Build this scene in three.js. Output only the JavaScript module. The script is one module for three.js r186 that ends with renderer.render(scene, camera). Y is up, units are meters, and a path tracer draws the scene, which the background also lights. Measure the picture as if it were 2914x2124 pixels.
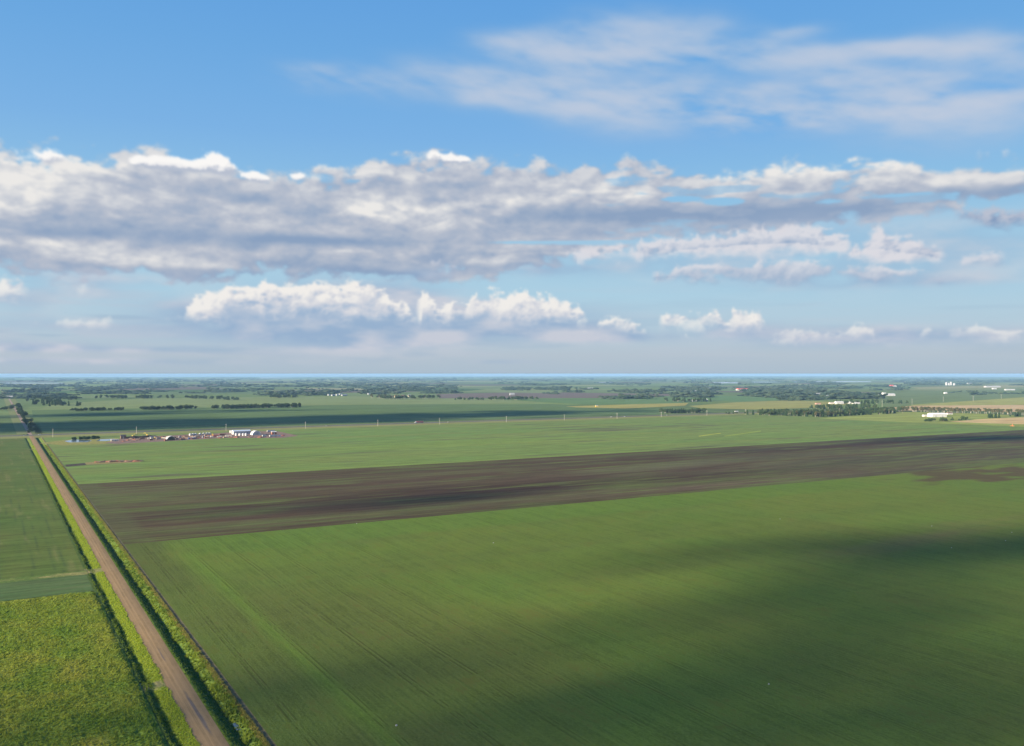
import * as THREE from 'three';
import { mergeGeometries, toCreasedNormals } from 'three/addons/utils/BufferGeometryUtils.js';

// ------------------------------------------------------------------ camera
const scene = new THREE.Scene();
const H = 118, FOCAL = 2495, SKYLINE = 1064;              // drone height (m); focal length and skyline row in photo pixels
const YAW = Math.atan(1474 / FOCAL);                       // the gravel road runs along -z, the camera looks to the right of it
const FWD = new THREE.Vector3(Math.sin(YAW), 0, -Math.cos(YAW)), RGT = new THREE.Vector3(Math.cos(YAW), 0, Math.sin(YAW));
const camera = new THREE.PerspectiveCamera(2 * Math.atan(1062 / FOCAL) * 180 / Math.PI, 1024 / 746, 1, 150000);
camera.position.set(0, H, 0);
camera.lookAt(FWD.x, H + (SKYLINE - 1062) / FOCAL, FWD.z);

const EXPOSURE = 3.0;
const renderer = new THREE.WebGLRenderer({ antialias: true });
renderer.setSize(1024, 746);
renderer.toneMapping = THREE.LinearToneMapping;
renderer.toneMappingExposure = EXPOSURE;
renderer.shadowMap.enabled = true;

// ------------------------------------------------------------------ random numbers and noise
function rng(s) { return () => { s = (s + 0x6d2b79f5) | 0; let t = Math.imul(s ^ (s >>> 15), 1 | s); t = (t + Math.imul(t ^ (t >>> 7), 61 | t)) ^ t; return ((t ^ (t >>> 14)) >>> 0) / 4294967296; }; }
const PERM = new Uint8Array(512), VAL = new Float32Array(256);
{ const r = rng(7); const p = [...Array(256).keys()]; for (let i = 255; i > 0; i--) { const j = Math.floor(r() * (i + 1)); [p[i], p[j]] = [p[j], p[i]]; } for (let i = 0; i < 512; i++) PERM[i] = p[i & 255]; for (let i = 0; i < 256; i++) VAL[i] = r() * 2 - 1; }
function noise3(x, y, z) {
  const X = Math.floor(x), Y = Math.floor(y), Z = Math.floor(z); x -= X; y -= Y; z -= Z;
  const u = x * x * (3 - 2 * x), v = y * y * (3 - 2 * y), w = z * z * (3 - 2 * z), a = X & 255, b = Y & 255, c = Z & 255, a1 = (a + 1) & 255, b1 = (b + 1) & 255, c1 = (c + 1) & 255;
  const pa = PERM[a], pb = PERM[a1], aa = PERM[pa + b], ab = PERM[pa + b1], ba = PERM[pb + b], bb = PERM[pb + b1];
  const v000 = VAL[PERM[aa + c]], v100 = VAL[PERM[ba + c]], v010 = VAL[PERM[ab + c]], v110 = VAL[PERM[bb + c]], v001 = VAL[PERM[aa + c1]], v101 = VAL[PERM[ba + c1]], v011 = VAL[PERM[ab + c1]], v111 = VAL[PERM[bb + c1]];
  const l = (p, q, t) => p + (q - p) * t;
  return l(l(l(v000, v100, u), l(v010, v110, u), v), l(l(v001, v101, u), l(v011, v111, u), v), w);
}
function noise2(x, y) { return noise3(x, y, 0.37); }
function fbm3(x, y, z, n) { let s = 0, a = 0.5; for (let i = 0; i < n; i++) { s += a * noise3(x, y, z); x = x * 2.03 + 17.1; y = y * 2.03 + 5.7; z = z * 2.03 + 9.2; a *= 0.5; } return s; }
function fbm2(x, y, n) { return fbm3(x, y, 0.37, n); }
// noise that repeats after px, py cells, for textures that tile
function tnoise(x, y, px, py, seed) {
  const X = Math.floor(x), Y = Math.floor(y); x -= X; y -= Y;
  const u = x * x * (3 - 2 * x), v = y * y * (3 - 2 * y), g = (i, j) => VAL[PERM[PERM[PERM[((i % px) + px) % px & 255] + (((j % py) + py) % py & 255)] + (seed & 255)]];
  const a = g(X, Y), b = g(X + 1, Y), c = g(X, Y + 1), d = g(X + 1, Y + 1);
  return (a + (b - a) * u) * (1 - v) + (c + (d - c) * u) * v;
}
const clamp = (x, a = 0, b = 1) => x < a ? a : x > b ? b : x;
const sstep = (a, b, x) => { const t = clamp((x - a) / (b - a)); return t * t * (3 - 2 * t); };
const mix = (a, b, t) => a + (b - a) * t;
const lin = (c) => c <= 0.04045 ? c / 12.92 : Math.pow((c + 0.055) / 1.055, 2.4);
const mixc = (a, b, t) => [mix(a[0], b[0], t), mix(a[1], b[1], t), mix(a[2], b[2], t)];

// ------------------------------------------------------------------ sun: low, from the left and behind, so that shadows lie across the gravel road
const SUN_EL = 16 * Math.PI / 180, SUN_AZ = -122 * Math.PI / 180;       // azimuth from the view direction
const SUN = new THREE.Vector3().addScaledVector(FWD, Math.cos(SUN_AZ) * Math.cos(SUN_EL)).addScaledVector(RGT, Math.sin(SUN_AZ) * Math.cos(SUN_EL)); SUN.y = Math.sin(SUN_EL);
const sun = new THREE.DirectionalLight(new THREE.Color(1, 0.87, 0.68), 4.8);
sun.position.copy(SUN).multiplyScalar(6000); sun.target.position.set(0, 0, 0);
sun.castShadow = true; sun.shadow.radius = 2; sun.shadow.mapSize.set(4096, 4096);
Object.assign(sun.shadow.camera, { left: -4000, right: 4000, top: 4000, bottom: -4000, near: 10, far: 20000 });
scene.add(sun, sun.target);

// ------------------------------------------------------------------ sky: air and clouds by azimuth and elevation (degrees)
function skyAngle(px, py) { const dx = (px - 1457) / FOCAL, dy = (SKYLINE - py) / FOCAL; return [Math.atan(dx) * 180 / Math.PI, Math.atan(dy / Math.hypot(1, dx)) * 180 / Math.PI]; }
{
  const W = 4096, HH = 2048, data = new Float32Array(W * HH * 4), S = 255;
  const rowOf = (el) => Math.round((el + 90) / 180 * HH - 0.5), r0 = rowOf(-0.6), r1 = rowOf(34), nr = r1 - r0;
  const base = [[0, [172, 190, 205]], [1.2, [181, 195, 207]], [2.6, [182, 203, 217]], [5, [173, 207, 226]], [7.5, [164, 204, 228]], [11, [144, 193, 228]], [15, [124, 178, 228]], [20, [108, 168, 224]], [24, [98, 160, 222]], [40, [72, 134, 206]], [90, [52, 104, 184]]];
  const grad = (el) => { for (let i = 1; i < base.length; i++) if (el <= base[i][0]) return mixc(base[i - 1][1], base[i][1], (el - base[i - 1][0]) / (base[i][0] - base[i - 1][0])); return base.at(-1)[1]; };
  const edge = (pts) => { const q = pts.map(([x, y]) => skyAngle(x, y)); return (az) => { if (az <= q[0][0]) return q[0][1]; for (let i = 1; i < q.length; i++) if (az <= q[i][0]) return mix(q[i - 1][1], q[i][1], sstep(q[i - 1][0], q[i][0], az)); return q.at(-1)[1]; }; };
  const bankTop = edge([[0, 425], [130, 440], [350, 450], [640, 475], [760, 505], [880, 515], [1000, 480], [1150, 455], [1330, 448], [1500, 470], [1800, 480], [2100, 490], [2480, 480], [2700, 490], [2914, 505]]);
  const bankBot = edge([[0, 782], [500, 788], [900, 796], [1150, 795], [1400, 782], [1560, 770], [1680, 735], [1850, 690], [2050, 672], [2300, 660], [2480, 650], [2640, 606], [2914, 592]]);
  // puffs: [px, py, rx, ry, weight]
  const B = (l) => l.map(([x, y, rx, ry, w]) => { const [a, e] = skyAngle(x, y); return [a, e, rx / 43.5, (ry ?? rx * 0.7) / 43.5, w ?? 1]; });
  const whiteTop = B([[395, 456, 30, 13], [450, 462, 40, 16], [505, 472, 46, 16], [560, 474, 40, 15], [602, 462, 34, 24], [628, 466, 28, 24], [640, 484, 26, 14], [715, 502, 30, 16], [750, 510, 24, 10], [848, 502, 26, 12], [1288, 452, 30, 12], [1318, 456, 20, 9], [1230, 442, 26, 20, 0.6], [110, 444, 46, 22, 0.66], [150, 450, 30, 12, 0.5]]);
  const cumulus = [];
  // heaped clouds: [kind, opacity, base row, outline of the top]
  const heap = [[0, 1, 928, [[515, 905], [535, 870], [560, 846], [600, 832], [655, 806], [720, 818], [770, 800], [850, 808], [900, 800], [960, 818], [1000, 798], [1060, 804], [1095, 820], [1112, 850], [1150, 868], [1185, 905], [1200, 928]]],
    [0, 1, 938, [[1178, 900], [1190, 850], [1205, 838], [1228, 848], [1245, 872], [1290, 860], [1328, 864], [1345, 840], [1400, 826], [1440, 838], [1480, 828], [1540, 838], [1590, 852], [1640, 872], [1680, 905], [1702, 938]]],
    [0, 0.95, 960, [[1640, 955], [1690, 928], [1730, 906], [1790, 910], [1825, 928], [1850, 960]]], [0, 1, 950, [[1868, 925], [1882, 896], [1930, 888], [2000, 892], [2038, 880], [2058, 902], [2070, 908], [2088, 876], [2120, 880], [2140, 892], [2163, 881], [2176, 915], [2190, 950]]], [0, 0.7, 978, [[1925, 975], [1940, 955], [1985, 955], [2010, 978]]],
    [0, 0.72, 988, [[2180, 978], [2210, 948], [2240, 926], [2280, 938], [2330, 942], [2380, 948], [2430, 928], [2455, 921], [2480, 938], [2500, 958], [2560, 968], [2575, 988]]], [0, 0.62, 980, [[2600, 965], [2640, 932], [2680, 948], [2730, 928], [2790, 924], [2850, 938], [2890, 943], [2950, 965]]], [0, 0.9, 862, [[-40, 800], [25, 780], [58, 776], [78, 800], [92, 862]]], [0, 0.55, 850, [[210, 830], [228, 815], [255, 818], [262, 850]]], [0, 0.62, 938, [[76, 928], [110, 916], [170, 906], [200, 900], [240, 912], [290, 910], [312, 902], [326, 920], [334, 938]]], [0, 0.5, 925, [[450, 915], [480, 900], [510, 902], [530, 925]]],
    [1, 0.95, 752, [[2330, 730], [2395, 714], [2440, 696], [2490, 656], [2506, 645], [2528, 662], [2560, 674], [2590, 660], [2612, 684], [2650, 698], [2690, 708], [2702, 742]]], [1, 0.85, 806, [[1850, 776], [1960, 752], [2120, 742], [2250, 737], [2400, 748], [2500, 756], [2600, 768], [2690, 784], [2710, 796]]], [1, 0.9, 740, [[1560, 722], [1700, 706], [1860, 684], [2000, 666], [2100, 648], [2250, 638], [2350, 646], [2412, 668], [2440, 722]]], [2, 0.95, 650, [[2700, 612], [2760, 586], [2830, 592], [2862, 602], [2914, 586], [2980, 592]]], [1, 0.7, 765, [[2715, 745], [2770, 727], [2830, 712], [2860, 716], [2872, 765]]], [1, 0.7, 655, [[2600, 640], [2640, 622], [2670, 630], [2684, 655]]], [1, 0.7, 452, [[2770, 446], [2800, 438], [2830, 440], [2870, 430], [2914, 438], [2960, 440]]], [1, 0.6, 770, [[1190, 760], [1240, 742], [1290, 745], [1320, 770]]], [1, 0.5, 765, [[1640, 758], [1700, 742], [1790, 748], [1830, 765]]]].map(([k, op, b, t]) => ({ k, op, q: t.map(([x, y]) => { const [a, e] = skyAngle(x, y); return [a, e, skyAngle(x, b)[1]]; }) }));
  // lighter and darker parts of the grey bank, and gaps in it
  const patch = B([[40, 560, 130, 60, 0.3], [110, 470, 120, 40, 0.3], [300, 480, 200, 26, 0.16], [300, 570, 160, 30, 0.12], [520, 620, 160, 40, 0.1], [1180, 612, 170, 36, 0.34], [1060, 590, 120, 30, 0.2], [1420, 585, 190, 22, 0.24], [1720, 560, 170, 18, 0.26], [1460, 650, 260, 18, 0.22], [950, 555, 120, 40, 0.14], [1100, 490, 320, 30, 0.1], [2000, 500, 420, 22, 0.16], [2350, 480, 260, 20, 0.26], [2600, 520, 320, 22, 0.16], [130, 695, 200, 18, 0.3], [420, 745, 190, 14, 0.36], [720, 765, 240, 9, 0.28], [960, 720, 130, 22, 0.2], [1400, 745, 80, 12, 0.32], [1150, 765, 90, 9, 0.2], [760, 640, 120, 30, 0.12],
    [1900, 608, 330, 24, -0.42], [1600, 615, 180, 24, -0.26], [2440, 596, 180, 26, -0.4], [2230, 612, 150, 22, -0.3], [560, 680, 420, 22, -0.2], [900, 684, 240, 13, -0.42], [1060, 770, 330, 20, -0.44], [620, 775, 300, 18, -0.2], [140, 655, 220, 16, -0.16], [1350, 660, 260, 12, -0.2], [700, 560, 260, 34, -0.14], [380, 640, 260, 24, -0.12], [1200, 545, 200, 20, -0.14], [150, 775, 260, 14, -0.2], [1500, 500, 260, 14, -0.1], [2850, 545, 160, 16, -0.2]]);
  const body = B([[620, 895, 150, 34, 0.8], [760, 905, 220, 44, 1.0], [960, 885, 190, 66, 1.2], [1130, 880, 140, 56, 1.2], [1000, 960, 200, 44, 0.8], [700, 950, 260, 30, 0.5], [1250, 930, 200, 40, 0.8], [1330, 925, 200, 30, 0.8], [1560, 925, 180, 34, 0.9], [1680, 950, 180, 20, 0.8], [1480, 900, 150, 30, 0.5], [1800, 960, 120, 12, 0.7], [2110, 942, 110, 20, 0.9], [2330, 965, 180, 22, 0.75], [2500, 950, 110, 18, 0.6], [2750, 955, 200, 20, 0.7], [90, 850, 60, 40, 0.4], [250, 820, 80, 26, 0.45], [280, 790, 200, 16, 0.4], [150, 925, 220, 16, 0.4], [60, 985, 160, 14, 0.7], [300, 995, 300, 8, 0.5], [200, 1028, 400, 9, 0.6], [1430, 1030, 90, 6, 0.5], [1210, 780, 60, 16, 0.7], [1560, 770, 90, 14, 0.6], [2420, 800, 200, 16, 0.4], [2700, 800, 120, 12, 0.35], [2150, 705, 480, 70, 0.42], [2550, 770, 330, 50, 0.36], [2780, 690, 240, 60, 0.3], [1750, 760, 300, 24, 0.3]]);
  const gap = B([[1930, 566, 70, 9, 1], [2070, 574, 70, 11, 1], [1760, 690, 200, 9, 0.8], [2350, 575, 60, 12, 0.7], [1500, 690, 160, 6, 0.6], [2560, 555, 90, 8, 0.7], [1020, 512, 60, 8, 0.3]]);
  // streaks of high cloud: [x0, y0, x1, y1, half width, strength]
  const streak = [[1430, 125, 1980, 90, 52, 0.6], [1560, 150, 2360, 185, 44, 0.6], [2050, 140, 2230, 115, 26, 0.45], [2280, 165, 2700, 130, 22, 0.3], [900, 200, 1620, 225, 40, 0.5], [1380, 255, 2150, 295, 50, 0.7], [1640, 300, 2250, 345, 40, 0.4], [2120, 345, 2930, 262, 40, 0.85], [2500, 330, 2930, 320, 46, 0.5], [2560, 130, 2930, 95, 30, 0.6], [2380, 240, 2940, 160, 50, 0.55], [2300, 270, 2700, 215, 30, 0.3]].map(([a, b, c, d, w, s]) => { const p = skyAngle(a, b), q = skyAngle(c, d); return [p[0], p[1], q[0], q[1], w / 43.5, s]; });
  const wildR = rng(41); for (let a = -178; a < 178; a += 7) if (Math.abs(a) > 34) cumulus.push([a + wildR() * 5, 2.4 + wildR() * 3.2, 1 + wildR() * 1.6, 0.5 + wildR() * 0.5, 0.9]);
  const F = () => new Float32Array(W * nr), DB = F(), DC = F(), DW = F(), DG = F(), DS = F(), DP = F(), DN = F(), DX = F(), DY = F(), KA = F(), KH = F(), KF = F(), KK = new Uint8Array(W * nr);
  const dirOf = (c) => (c + 0.5) / W * 2 * Math.PI - Math.PI;                    // atan2(z, x)
  const camTurn = Math.atan2(FWD.z, FWD.x);
  const azs = new Float32Array(W); for (let c = 0; c < W; c++) { let a = (dirOf(c) - camTurn) * 180 / Math.PI; while (a > 180) a -= 360; while (a < -180) a += 360; azs[c] = a; }
  const splat = (D, list, add) => { for (const [a, e, rx, ry, w] of list) { const ra = rowOf(e - ry * 2.6), rb = rowOf(e + ry * 2.6); for (let c = 0; c < W; c++) { let d = azs[c] - a; if (d > 180) d -= 360; if (d < -180) d += 360; if (Math.abs(d) > rx * 2.6) continue; for (let r = Math.max(ra, r0); r < Math.min(rb, r1); r++) { const el = (r + 0.5) / HH * 180 - 90, k = (d / rx) ** 2 + ((el - e) / ry) ** 2, g = w * Math.exp(-k * 0.9), i = (r - r0) * W + c; D[i] = add ? D[i] + g : D[i] + g - D[i] * g * 0.6; } } } };
  splat(DC, cumulus); splat(DW, whiteTop); splat(DP, patch, 1); splat(DX, gap, 1); splat(DY, body, 1);
  for (const { k, op, q } of heap) for (let c = 0; c < W; c++) {
    const az = azs[c]; if (az < q[0][0] || az > q.at(-1)[0]) continue; let i = 1; while (az > q[i][0]) i++;
    const u = (az - q[i - 1][0]) / (q[i][0] - q[i - 1][0]), s = u * u * (3 - 2 * u), top = mix(q[i - 1][1], q[i][1], s), base = mix(q[i - 1][2], q[i][2], u), ends = sstep(q[0][0], q[0][0] + 0.5, az) * sstep(q.at(-1)[0], q.at(-1)[0] - 0.7, az), t = dirOf(c);
    for (let r = Math.max(r0, rowOf(base - 1)); r < Math.min(r1, rowOf(top + 1)); r++) {
      const el = (r + 0.5) / HH * 180 - 90, ce = Math.cos(el * Math.PI / 180), sy = Math.sin(el * Math.PI / 180), x = ce * Math.cos(t), z = ce * Math.sin(t);
      const bil = 1 - 2.4 * Math.abs(fbm3(x * 62 + k * 5, sy * 80, z * 62, 3)), b2 = 1 - 2.4 * Math.abs(fbm3(x * 170 + 3, sy * 210, z * 170, 3)), n = fbm3(x * 30, sy * 60, z * 30, 5), soft = k ? 1.6 : 1;
      const hgt = (top - el) / 0.42 + (bil - 0.62) * 1.25 + (b2 - 0.6) * 0.35 + n * 0.8 * soft, low = (el - base + n * 0.9 + (bil - 0.6) * 0.25) / (k ? 0.55 : 0.8), a = op * sstep(-0.2, 0.7 * soft, hgt) * sstep(-0.1, 1.3, low) * ends, j = (r - r0) * W + c;
      if (a > KA[j]) { KA[j] = a; KK[j] = k; } KH[j] = Math.max(KH[j], Math.min(hgt, 2.2) + (bil - 0.6) * 0.9 + (b2 - 0.6) * 0.22); KF[j] = Math.max(KF[j], clamp((el - base) / Math.max(0.5, top - base) + n * 0.5));
    }
  }
  for (let r = r0; r < r1; r++) {
    const el = (r + 0.5) / HH * 180 - 90, ce = Math.cos(el * Math.PI / 180), sy = Math.sin(el * Math.PI / 180);
    for (let c = 0; c < W; c++) {
      const i = (r - r0) * W + c, t = dirOf(c), x = ce * Math.cos(t), z = ce * Math.sin(t), az = azs[c];
      if (el > 5 && el < 18.5) {
        const wx = fbm3(x * 12 + 2, sy * 24, z * 12, 3) * 0.05, n = fbm3(x * 16 + wx * 14, sy * 40 + wx * 30, z * 16, 6), n2 = fbm3(x * 60 + 9, sy * 90, z * 60, 5), warp = n * 1.5 + n2 * 1.3;
        const out = Math.abs(az) > 31 ? fbm3(x * 3, 0.2, z * 3, 2) * 4 * sstep(31, 45, Math.abs(az)) : 0, tp = bankTop(az) + out, bt = bankBot(az) + out * 0.4;
        DB[i] = sstep(-0.6, 0.7, tp - el + warp * 0.95) * sstep(-0.3, 0.7, el - bt + warp * 0.8) * (1 - 0.55 * sstep(0.16, 0.42, fbm3(x * 20 + 3, sy * 90, z * 20, 4) * sstep(-8, 14, az) * 1.3)) * (1 - sstep(0.35, 0.75, DX[i] + n2 * 0.35));
        const n3 = fbm3(x * 26 + 7, sy * 120 + wx * 60, z * 26, 5), n4 = fbm3(x * 130, sy * 230, z * 130, 3); DN[i] = n * 0.5 + n2 * 0.34 + n3 * 0.46 + n4 * 0.16;
      }
      for (const D of [DC, DW, DG]) {
        if (D[i] < 0.03) { D[i] = -1; continue; }
        const n = fbm3(x * 60, sy * 75, z * 60, 5), bil = 1 - 2.2 * Math.abs(fbm3(x * 75 + 3, sy * 95, z * 75, 4)), b2 = 1 - 2.2 * Math.abs(fbm3(x * 200 + 3, sy * 230, z * 200, 3));
        D[i] = (D[i] - (D === DG ? 0.5 : 0.36) + n * (D === DG ? 0.7 : 0.5) + (bil - 0.6) * 0.26 + (b2 - 0.6) * 0.08) * 2.2;
      }
      if (el > 11) {
        let s = 0; const wob = fbm3(x * 7, sy * 20, z * 7, 4) * 1.1; for (const [a0, e0, a1, e1, w, k] of streak) { const q = clamp(((az - a0) * (a1 - a0) + (el - e0) * (e1 - e0)) / ((a1 - a0) ** 2 + (e1 - e0) ** 2)), dx = az - mix(a0, a1, q), dy = el - mix(e0, e1, q) + wob; const taper = 0.4 + 0.6 * Math.sin(q * Math.PI), up = dy > 0 ? 1.5 : 0.8; s += k * Math.exp(-(dx * dx * 0.3 + dy * dy * up / (w * w * taper)) * 0.8); }
        if (Math.abs(az) > 36) s += 0.35 * sstep(0.05, 0.4, fbm3(x * 5, sy * 16, z * 5, 3)) * sstep(36, 50, Math.abs(az));
        if (s > 0.01) { const n = fbm3(x * 10, sy * 34 + az * 0.04, z * 10, 5), n2 = fbm3(x * 30, sy * 110 + az * 0.3, z * 30, 4); s = 1 - Math.exp(-1.9 * Math.max(0, s * (0.8 + n * 1.3 + n2 * 0.75))); }
        DS[i] = s;
      }
    }
  }
  const at = (D, r, c) => D[clamp(r, 0, nr - 1) * W + ((c % W) + W) % W];
  const sunAz = SUN_AZ * 180 / Math.PI, sunEl = SUN_EL * 180 / Math.PI;
  for (let r = 0; r < HH; r++) {
    const el = (r + 0.5) / HH * 180 - 90;
    if (el < -1) { for (let c = 0; c < W; c++) { const o = (r * W + c) * 4; data[o] = lin(150 / S) / EXPOSURE; data[o + 1] = lin(166 / S) / EXPOSURE; data[o + 2] = lin(180 / S) / EXPOSURE; data[o + 3] = 1; } continue; }
    const g0 = grad(Math.max(el, 0)), inside = r >= r0 && r < r1, rr = r - r0, ce = Math.cos(el * Math.PI / 180), sy = Math.sin(el * Math.PI / 180);
    for (let c = 0; c < W; c++) {
      let col = g0; const t = dirOf(c), x = ce * Math.cos(t), z = ce * Math.sin(t), az = azs[c], o = (r * W + c) * 4;
      if (inside) {
        const i = rr * W + c;
        if (DS[i] > 0.005) col = mixc(col, mixc([172, 188, 216], [206, 208, 220], clamp(DS[i] * 1.1)), DS[i] * 0.84);
        if (el < 7) {                                              // thin layers low down
          const s = sstep(0.0, 0.42, fbm3(x * 9, sy * 95, z * 9, 5)), lo = sstep(7, 3.2, el) * sstep(0.4, 1.6, el), left = mix(0.35, 1, sstep(6, -16, az));
          col = mixc(col, [190, 198, 212], 0.55 * lo * left * s);
          col = mixc(col, [150, 177, 202], 0.42 * lo * left * sstep(0.06, 0.36, fbm3(x * 8 + 4, sy * 120, z * 8 + 3, 4)));
        }
        const b = DB[i];
        if (b > 0.01) {                                            // the grey bank: lit from the left and above
          const rel = clamp((DN[i] - at(DN, rr + 6, c - 8)) * 1.1 + (b - at(DB, rr + 8, c - 8)) * 0.5, -0.5, 0.6), lo = sstep(6.2, 15, el);
          const q = clamp(0.46 + 0.12 * (lo - 0.5) + DP[i] * (1.0 + DN[i] * 1.1) + DN[i] * 0.3 + rel * 0.36);
          const cc = q < 0.5 ? mixc([138, 160, 191], [184, 190, 204], q * 2) : mixc([184, 190, 204], [239, 235, 231], q * 2 - 1);
          col = mixc(col, cc, sstep(0, 0.9, b) * 0.96);
        }
        if (DY[i] > 0.02) { const q = fbm3(x * 16, sy * 50, z * 16, 5); col = mixc(col, mixc([150, 176, 206], [200, 204, 216], clamp(0.45 + q * 1.8)), clamp(DY[i] * (1.1 + q * 1.3)) * 0.92); }
        if (KA[i] > 0.004) {
          const k = KK[i], top = [[244, 239, 234], [222, 220, 226], [186, 192, 208]][k], mid = [[212, 213, 221], [190, 197, 213], [156, 172, 198]][k], low = [[160, 182, 209], [148, 170, 199], [124, 148, 184]][k];
          const rel = clamp((KH[i] - at(KH, rr + 3, c - 4)) * 0.26 + (KH[i] - at(KH, rr + 1, c - 1)) * 0.16, -0.36, 0.36), q = clamp(0.04 + 0.9 * Math.pow(KF[i], 1.2) + rel), far = sstep(8, 2, el), cc = q < 0.5 ? mixc(low, mid, q * 2) : mixc(mid, top, q * 2 - 1);
          col = mixc(col, mixc(cc, g0, far * 0.1), KA[i]);
        }
        for (const [D, top, mid, low] of [[DW, [250, 248, 246], [222, 223, 229], [184, 192, 208]], [DC, [246, 242, 238], [214, 214, 221], [158, 180, 208]], [DG, [222, 220, 226], [188, 196, 213], [146, 168, 198]]]) {
          const d = D[i]; if (d < -0.15) continue;
          const rel = clamp((d - Math.max(at(D, rr + 3, c - 3), -0.3)) * 0.7 + (d - Math.max(at(D, rr + 1, c - 1), -0.3)) * 0.9, -0.5, 0.5), u1 = sstep(0, 0.5, at(D, rr + 4, c - 2)), u2 = sstep(0, 0.5, at(D, rr + 8, c - 4)), u3 = sstep(0, 0.5, at(D, rr + 13, c - 6)), under = (u1 + u2 + u3) / 3;
          const q = clamp((D === DW ? 0.78 : D === DG ? 0.84 : 0.94) + rel * 0.95 - under * (D === DW ? 0.34 : 0.74) - (1 - sstep(0, 0.3, at(D, rr - 7, c))) * 0.26 * u1);
          const far = D === DC ? sstep(8, 2, el) : 0, cc = q < 0.5 ? mixc(low, mid, q * 2) : mixc(mid, top, q * 2 - 1);
          col = mixc(col, mixc(cc, g0, far * 0.22), sstep(-0.12, mix(0.75, 1.6, under), d));
        }
      }
      // glow round the sun, out of the frame
      const ca = Math.cos((az - sunAz) * Math.PI / 180) * ce * Math.cos(sunEl * Math.PI / 180) + sy * Math.sin(sunEl * Math.PI / 180), gl = Math.pow(clamp(ca), 24);
      data[o] = (lin(col[0] / S) + gl * 0.5) / EXPOSURE; data[o + 1] = (lin(col[1] / S) + gl * 0.42) / EXPOSURE; data[o + 2] = (lin(col[2] / S) + gl * 0.3) / EXPOSURE; data[o + 3] = 1;
    }
  }
  const sky = new THREE.DataTexture(data, W, HH, THREE.RGBAFormat, THREE.FloatType);
  sky.mapping = THREE.EquirectangularReflectionMapping; sky.magFilter = sky.minFilter = THREE.LinearFilter; sky.needsUpdate = true;
  scene.background = sky; scene.environment = sky;
}
scene.fog = new THREE.FogExp2(new THREE.Color(0.38, 0.67, 1.0), 0.00003);

// ------------------------------------------------------------------ helpers
// where a pixel of the photograph meets the flat ground
function G(px, py, y = 0) { const dx = (px - 1457) / FOCAL, t = (H - y) * FOCAL / (py - SKYLINE); return [t * (FWD.x + RGT.x * dx), t * (FWD.z + RGT.z * dx)]; }
const taken = new Map();
function numbered(n) { const k = taken.get(n) ?? 0; taken.set(n, k + 1); return k ? n + '_' + String(k).padStart(3, '0') : n; }
function lit(o) { o.traverse((m) => { if (m.isMesh) { m.castShadow = true; m.receiveShadow = true; } }); return o; }
function structure(name, geo, m, label) { const o = new THREE.Mesh(geo, m); o.name = numbered(name); o.userData = { kind: 'structure', label, category: name.split('_').slice(-1)[0] }; scene.add(lit(o)); return o; }
function stuff(name, o, label, category) { o.name = numbered(name); o.userData = { kind: 'stuff', label, category }; scene.add(lit(o)); return o; }
function thing(name, label, category, [x, z] = [0, 0], turn = 0, group, y = 0) { const o = new THREE.Group(); o.name = numbered(name); o.position.set(x, y, z); o.rotation.y = turn; o.userData = { label, category }; if (group) o.userData.group = group; scene.add(o); return o; }
function part(name, geo, m, parent) { const o = new THREE.Mesh(geo, m); o.name = name; o.castShadow = o.receiveShadow = true; parent.add(o); return o; }
function copy(o, [x, z], turn, scale, label, group, y = 0) { const c = o.clone(); c.name = numbered(o.userData.kindName ?? o.name); c.userData = { label, category: o.userData.category }; if (group) c.userData.group = group; c.position.set(x, y, z); c.rotation.y = turn; if (scale) c.scale.set(scale[0], scale[1], scale[0]); scene.add(c); return c; }
const merge = (l) => mergeGeometries(l.map((g) => { return g.index ? g.toNonIndexed() : g; }));
const box = (w, h, d, x = 0, y = 0, z = 0) => new THREE.BoxGeometry(w, h, d).translate(x, y + h / 2, z);
const rod = (r, h, x = 0, y = 0, z = 0, n = 8, r2 = r) => new THREE.CylinderGeometry(r2, r, h, n).translate(x, y + h / 2, z);
const mat = (r, g, b, o = {}) => new THREE.MeshStandardMaterial({ color: new THREE.Color().setRGB(r, g, b), roughness: 0.9, ...o });

// ------------------------------------------------------------------ textures (tone round 1, so that vertex colours give the hue)
function texture(w, h, fn, o = {}) {
  const d = new Uint8Array(w * h * 4);
  for (let j = 0; j < h; j++) for (let i = 0; i < w; i++) { const c = fn(i / w, j / h), k = (j * w + i) * 4; for (let q = 0; q < 3; q++) d[k + q] = clamp(c[q]) * 255; d[k + 3] = 255; }
  const t = new THREE.DataTexture(d, w, h, THREE.RGBAFormat); t.wrapS = t.wrapT = THREE.RepeatWrapping; t.magFilter = THREE.LinearFilter; t.minFilter = THREE.LinearMipmapLinearFilter; t.generateMipmaps = true; t.needsUpdate = true; Object.assign(t, o); return t;
}
const T = (x, y, p, q, n, s, ax = 1, ay = 1) => { let v = 0, a = 0.5; for (let i = 0; i < n; i++) { v += a * tnoise(x * p, y * q, p, q, s + i * 13); p *= 2; q *= 2; a *= 0.55; } return v; };
const metres = (t, w, h) => { const c = t.clone(); c.repeat.set(1 / w, 1 / h); c.needsUpdate = true; return c; };
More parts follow.
